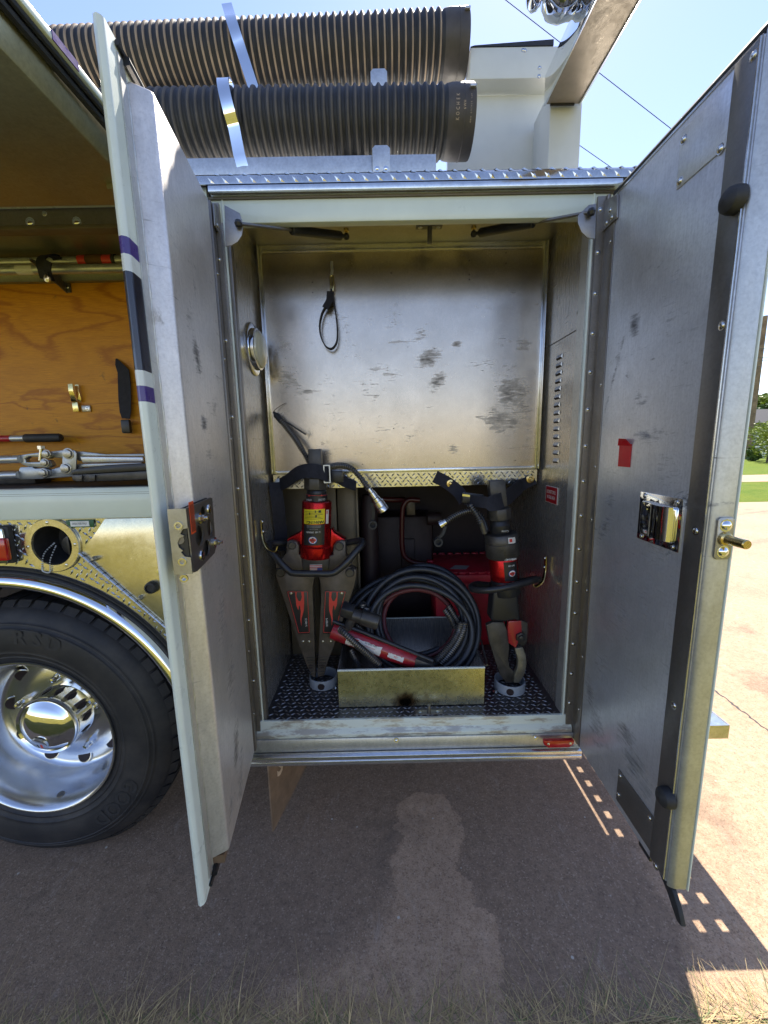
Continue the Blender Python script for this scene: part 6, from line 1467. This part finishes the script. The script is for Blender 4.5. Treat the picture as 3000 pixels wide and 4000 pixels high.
# ================================================================ verge, far side of the drive
rnd = random.Random(11)
m = MB(); md = MB()
def blade(mb, x, y, h, lean, az, w_, n=3):
    P = []; 
    for i in range(n+1):
        t = i/n; P.append(V((x+math.cos(az)*lean*t*t*h, y+math.sin(az)*lean*t*t*h, -.012+h*t)))
    s = V((-math.sin(az), math.cos(az), 0))*w_; vs = []
    for i, p in enumerate(P): k = 1-i/n*.9; vs += [p+s*k, p-s*k]
    mb.add(vs, [(2*i, 2*i+1, 2*i+3, 2*i+2) for i in range(n)])
for i in range(13000):
    x = rnd.uniform(-1.1, 2.1); y = -.478-abs(rnd.gauss(0, .035))
    h = rnd.uniform(.006, .020) if rnd.random() < .9 else rnd.uniform(.02, .04)
    (blade)(m if rnd.random() < .86 else md, x, y, h, rnd.uniform(2.0, 6.5), rnd.uniform(0, 6.28), rnd.uniform(.0010, .0024))
for i in range(45):      # seed stalks leaning over the slab
    x = rnd.choice([rnd.uniform(-1.0, .45), rnd.uniform(-1.0, 1.6)]); y = rnd.uniform(-.51, -.455); h = rnd.uniform(.03, .10); az = rnd.uniform(.2, 2.9)
    blade(m, x, y, h, rnd.uniform(.3, 1.6), az, .0017, 4)
    if rnd.random() < .35:
        for k in range(3): blade(m, x+math.cos(az)*.02, y+math.sin(az)*.02, h*.8, rnd.uniform(.8, 2), az+rnd.uniform(-1, 1), .0007)
g1 = m.build('dry_grass', MAT['blade_dry'], None, smooth=0, kind='stuff'); tag(g1, 'dry straw-coloured grass along the near edge of the drive', 'grass')
g2 = md.build('green_grass', MAT['blade_green'], None, smooth=0, kind='stuff'); tag(g2, 'short green blades mixed into the dry verge', 'grass')
# cracked joint in the drive
A, B = PZ(2770, 2680), PZ(3010, 2862); d = B-A; P = []
for i in range(41): t_ = i/40*1.6-.2; P.append(A+d*t_+V((rnd.uniform(-.006, .006), rnd.uniform(-.006, .006), .0005)))
m = MB().ribbon(P, [rnd.uniform(.006, .016) for _ in P], .001, (-d.y, d.x, 0)); m.build('crack', MAT['roof_dark'], bpy.data.objects['driveway'])
# right background: utility pole, fence, house, shrubs, trees
pb_ = PZ(2915, 1795, -.03)
D = pb_.y
rp_ = (PY(2940, 1700, D)-PY(2900, 1700, D)).length/2
o = thing('utility_pole', 'weathered brown wooden utility pole standing on the grass beyond the drive', 'pole', (PY(2918, 1790, D).x, D, -.03))
MB().lathe((0, 0, 0), (0, 0, 1), [(.20, -.2), (.19, .4), (.17, 4), (.14, 10)], 18).build('pole_shaft', MAT['pole_wood'], o, smooth=60)
def foliage(m, c, r, n, seed, s=(.05, .12)):
    rn = random.Random(seed); 
    for i in range(n):
        while True:
            q = V((rn.uniform(-1, 1), rn.uniform(-1, 1), rn.uniform(-1, 1)))
            if .25 < q.length < 1: break
        q = q*(1-.25*rn.random()); p = V(c)+V((q.x*r[0], q.y*r[1], q.z*r[2])); sz = rn.uniform(*s)
        a, b, _ = frame(V((rn.uniform(-1, 1), rn.uniform(-1, 1), rn.uniform(-.2, 1))))
        m.add([p+a*sz, p+b*sz*.55, p-a*sz, p-b*sz*.55], [(0, 1, 2, 3)])
def shrub(label, px, pyb, pyt, D, mat, seed, n=2600, wf=.6):
    b = PY(px, pyb, D); t_ = PY(px, pyt, D); h = t_.z-b.z
    o = thing('shrub', label, 'shrub', (b.x, D, 0), 'shrubs along the far fence')
    m = MB(); rn = random.Random(seed)
    for k in range(7): foliage(m, (rn.uniform(-.3, .3)*h, rn.uniform(-.3, .3)*h, h*rn.uniform(.2, .75)), (h*wf*rn.uniform(.35, .6), h*.4, h*rn.uniform(.22, .35)), n//7, seed+k)
    m.build('foliage', MAT[mat], o, smooth=0)
    MB().tube([(0, 0, -.1), (.05, 0, h*.3), (0, .05, h*.6)], lambda t: .06*(1-.6*t), 6).build('stem', MAT['trunk'], o)
shrub('yellow-green leafy shrub at the right edge beyond the lawn', 2998, 1782, 1600, 24, 'leaf', 5, 4200, .8)
shrub('low dark green shrub at the foot of the far fence', 2948, 1785, 1725, 26, 'leaf_dark', 9)
# fence
fz = PY(2960, 1640, 30).z; fzb = PY(2960, 1770, 30).z
fn = thing('board_fence', 'white open board fence beyond the shrubs', 'fence', (22, 30, 0))
for i in range(7):
    z = .25+i*.27; MB().box(-14, 30, -.02, .02, z, z+.11).build('rail', MAT['fence_white'], fn)
for i in range(18): MB().box(-14+i*2.5, -13.88+i*2.5, .02, .10, -.1, 2.15).build('post', MAT['fence_white'], fn)
# dark roofed house
hb_ = PY(2965, 1610, 46)
hs = thing('house', 'low grey house with a dark roof behind the white fence', 'house', (hb_.x+4.5, 48, 0))
MB().box(-6, 8, -3, 4, -.1, 3.2).build('wall', MAT['house_wall'], hs)
MB().prism([(-6.6, -3.8, 3.2), (-6.6, 4.8, 3.2), (-6.6, .5, 5.0)], (15.2, 0, 0)).build('roof', MAT['roof_dark'], hs)
MB().box(-3, -1.8, -3.05, -3.0, 1, 2.2).build('window', MAT['dark_inside'], hs)
for i, (px, D_, hh) in enumerate(((2950, 70, 9.5), (3010, 62, 8.0), (2985, 85, 11.0))):
    p = PY(px, 1700, D_); o = thing('tree', ['rounded green tree rising above the dark house roof', 'green tree at the right edge beyond the house', 'tall pale tree farthest behind the house roof'][i], 'tree', (p.x, D_, 0), 'far trees')
    m = MB()
    rn = random.Random(40+i)
    for k in range(8): foliage(m, (rn.uniform(-2, 2), rn.uniform(-2, 2), hh*rn.uniform(.45, .85)), (2.0, 2.0, 1.5), 500, 60+10*i+k, (.18, .4))
    m.build('crown', MAT['leaf' if i != 1 else 'leaf_dark'], o, smooth=0)
    MB().tube([(0, 0, -.2), (.1, 0, hh*.4), (0, .1, hh*.7)], lambda t: .28*(1-.6*t), 8).build('trunk', MAT['trunk'], o)
def wire2(label, px0, py0, px1, py1, D_):
    P0, P1 = PY(px0, py0, D_), PY(px1, py1, D_); d = (P1-P0)
    tag(MB().tube([P0-d*1, P0, P1, P1+d*6], .012, 5).build('overhead_wire', MAT['wire'], None), label, 'wire', 'overhead wires crossing the sky')
for k, (a, b) in enumerate(((1362, 1363), (1397, 1396), (1409, 1407), (1430, 1428), (1521, 1522))):
    wire2(['highest of the thin wires right of the utility pole', 'second highest thin wire right of the utility pole', 'middle thin wire right of the utility pole', 'fourth thin wire down right of the utility pole', 'lowest thin wire right of the utility pole, just above the tree'][k], 2980, a, 3000, b, 20)
# ================================================================ keep to thing > part > sub-part
def depth(o):
    k = 0
    while o.parent: o = o.parent; k += 1
    return k
for o in list(bpy.data.objects):
    while depth(o) > 2: o.parent = o.parent.parent
for o in list(bpy.data.objects):      # drop holders left without pieces
    if o.type == 'EMPTY' and o.parent is not None and not any(c.parent == o for c in bpy.data.objects): bpy.data.objects.remove(o)
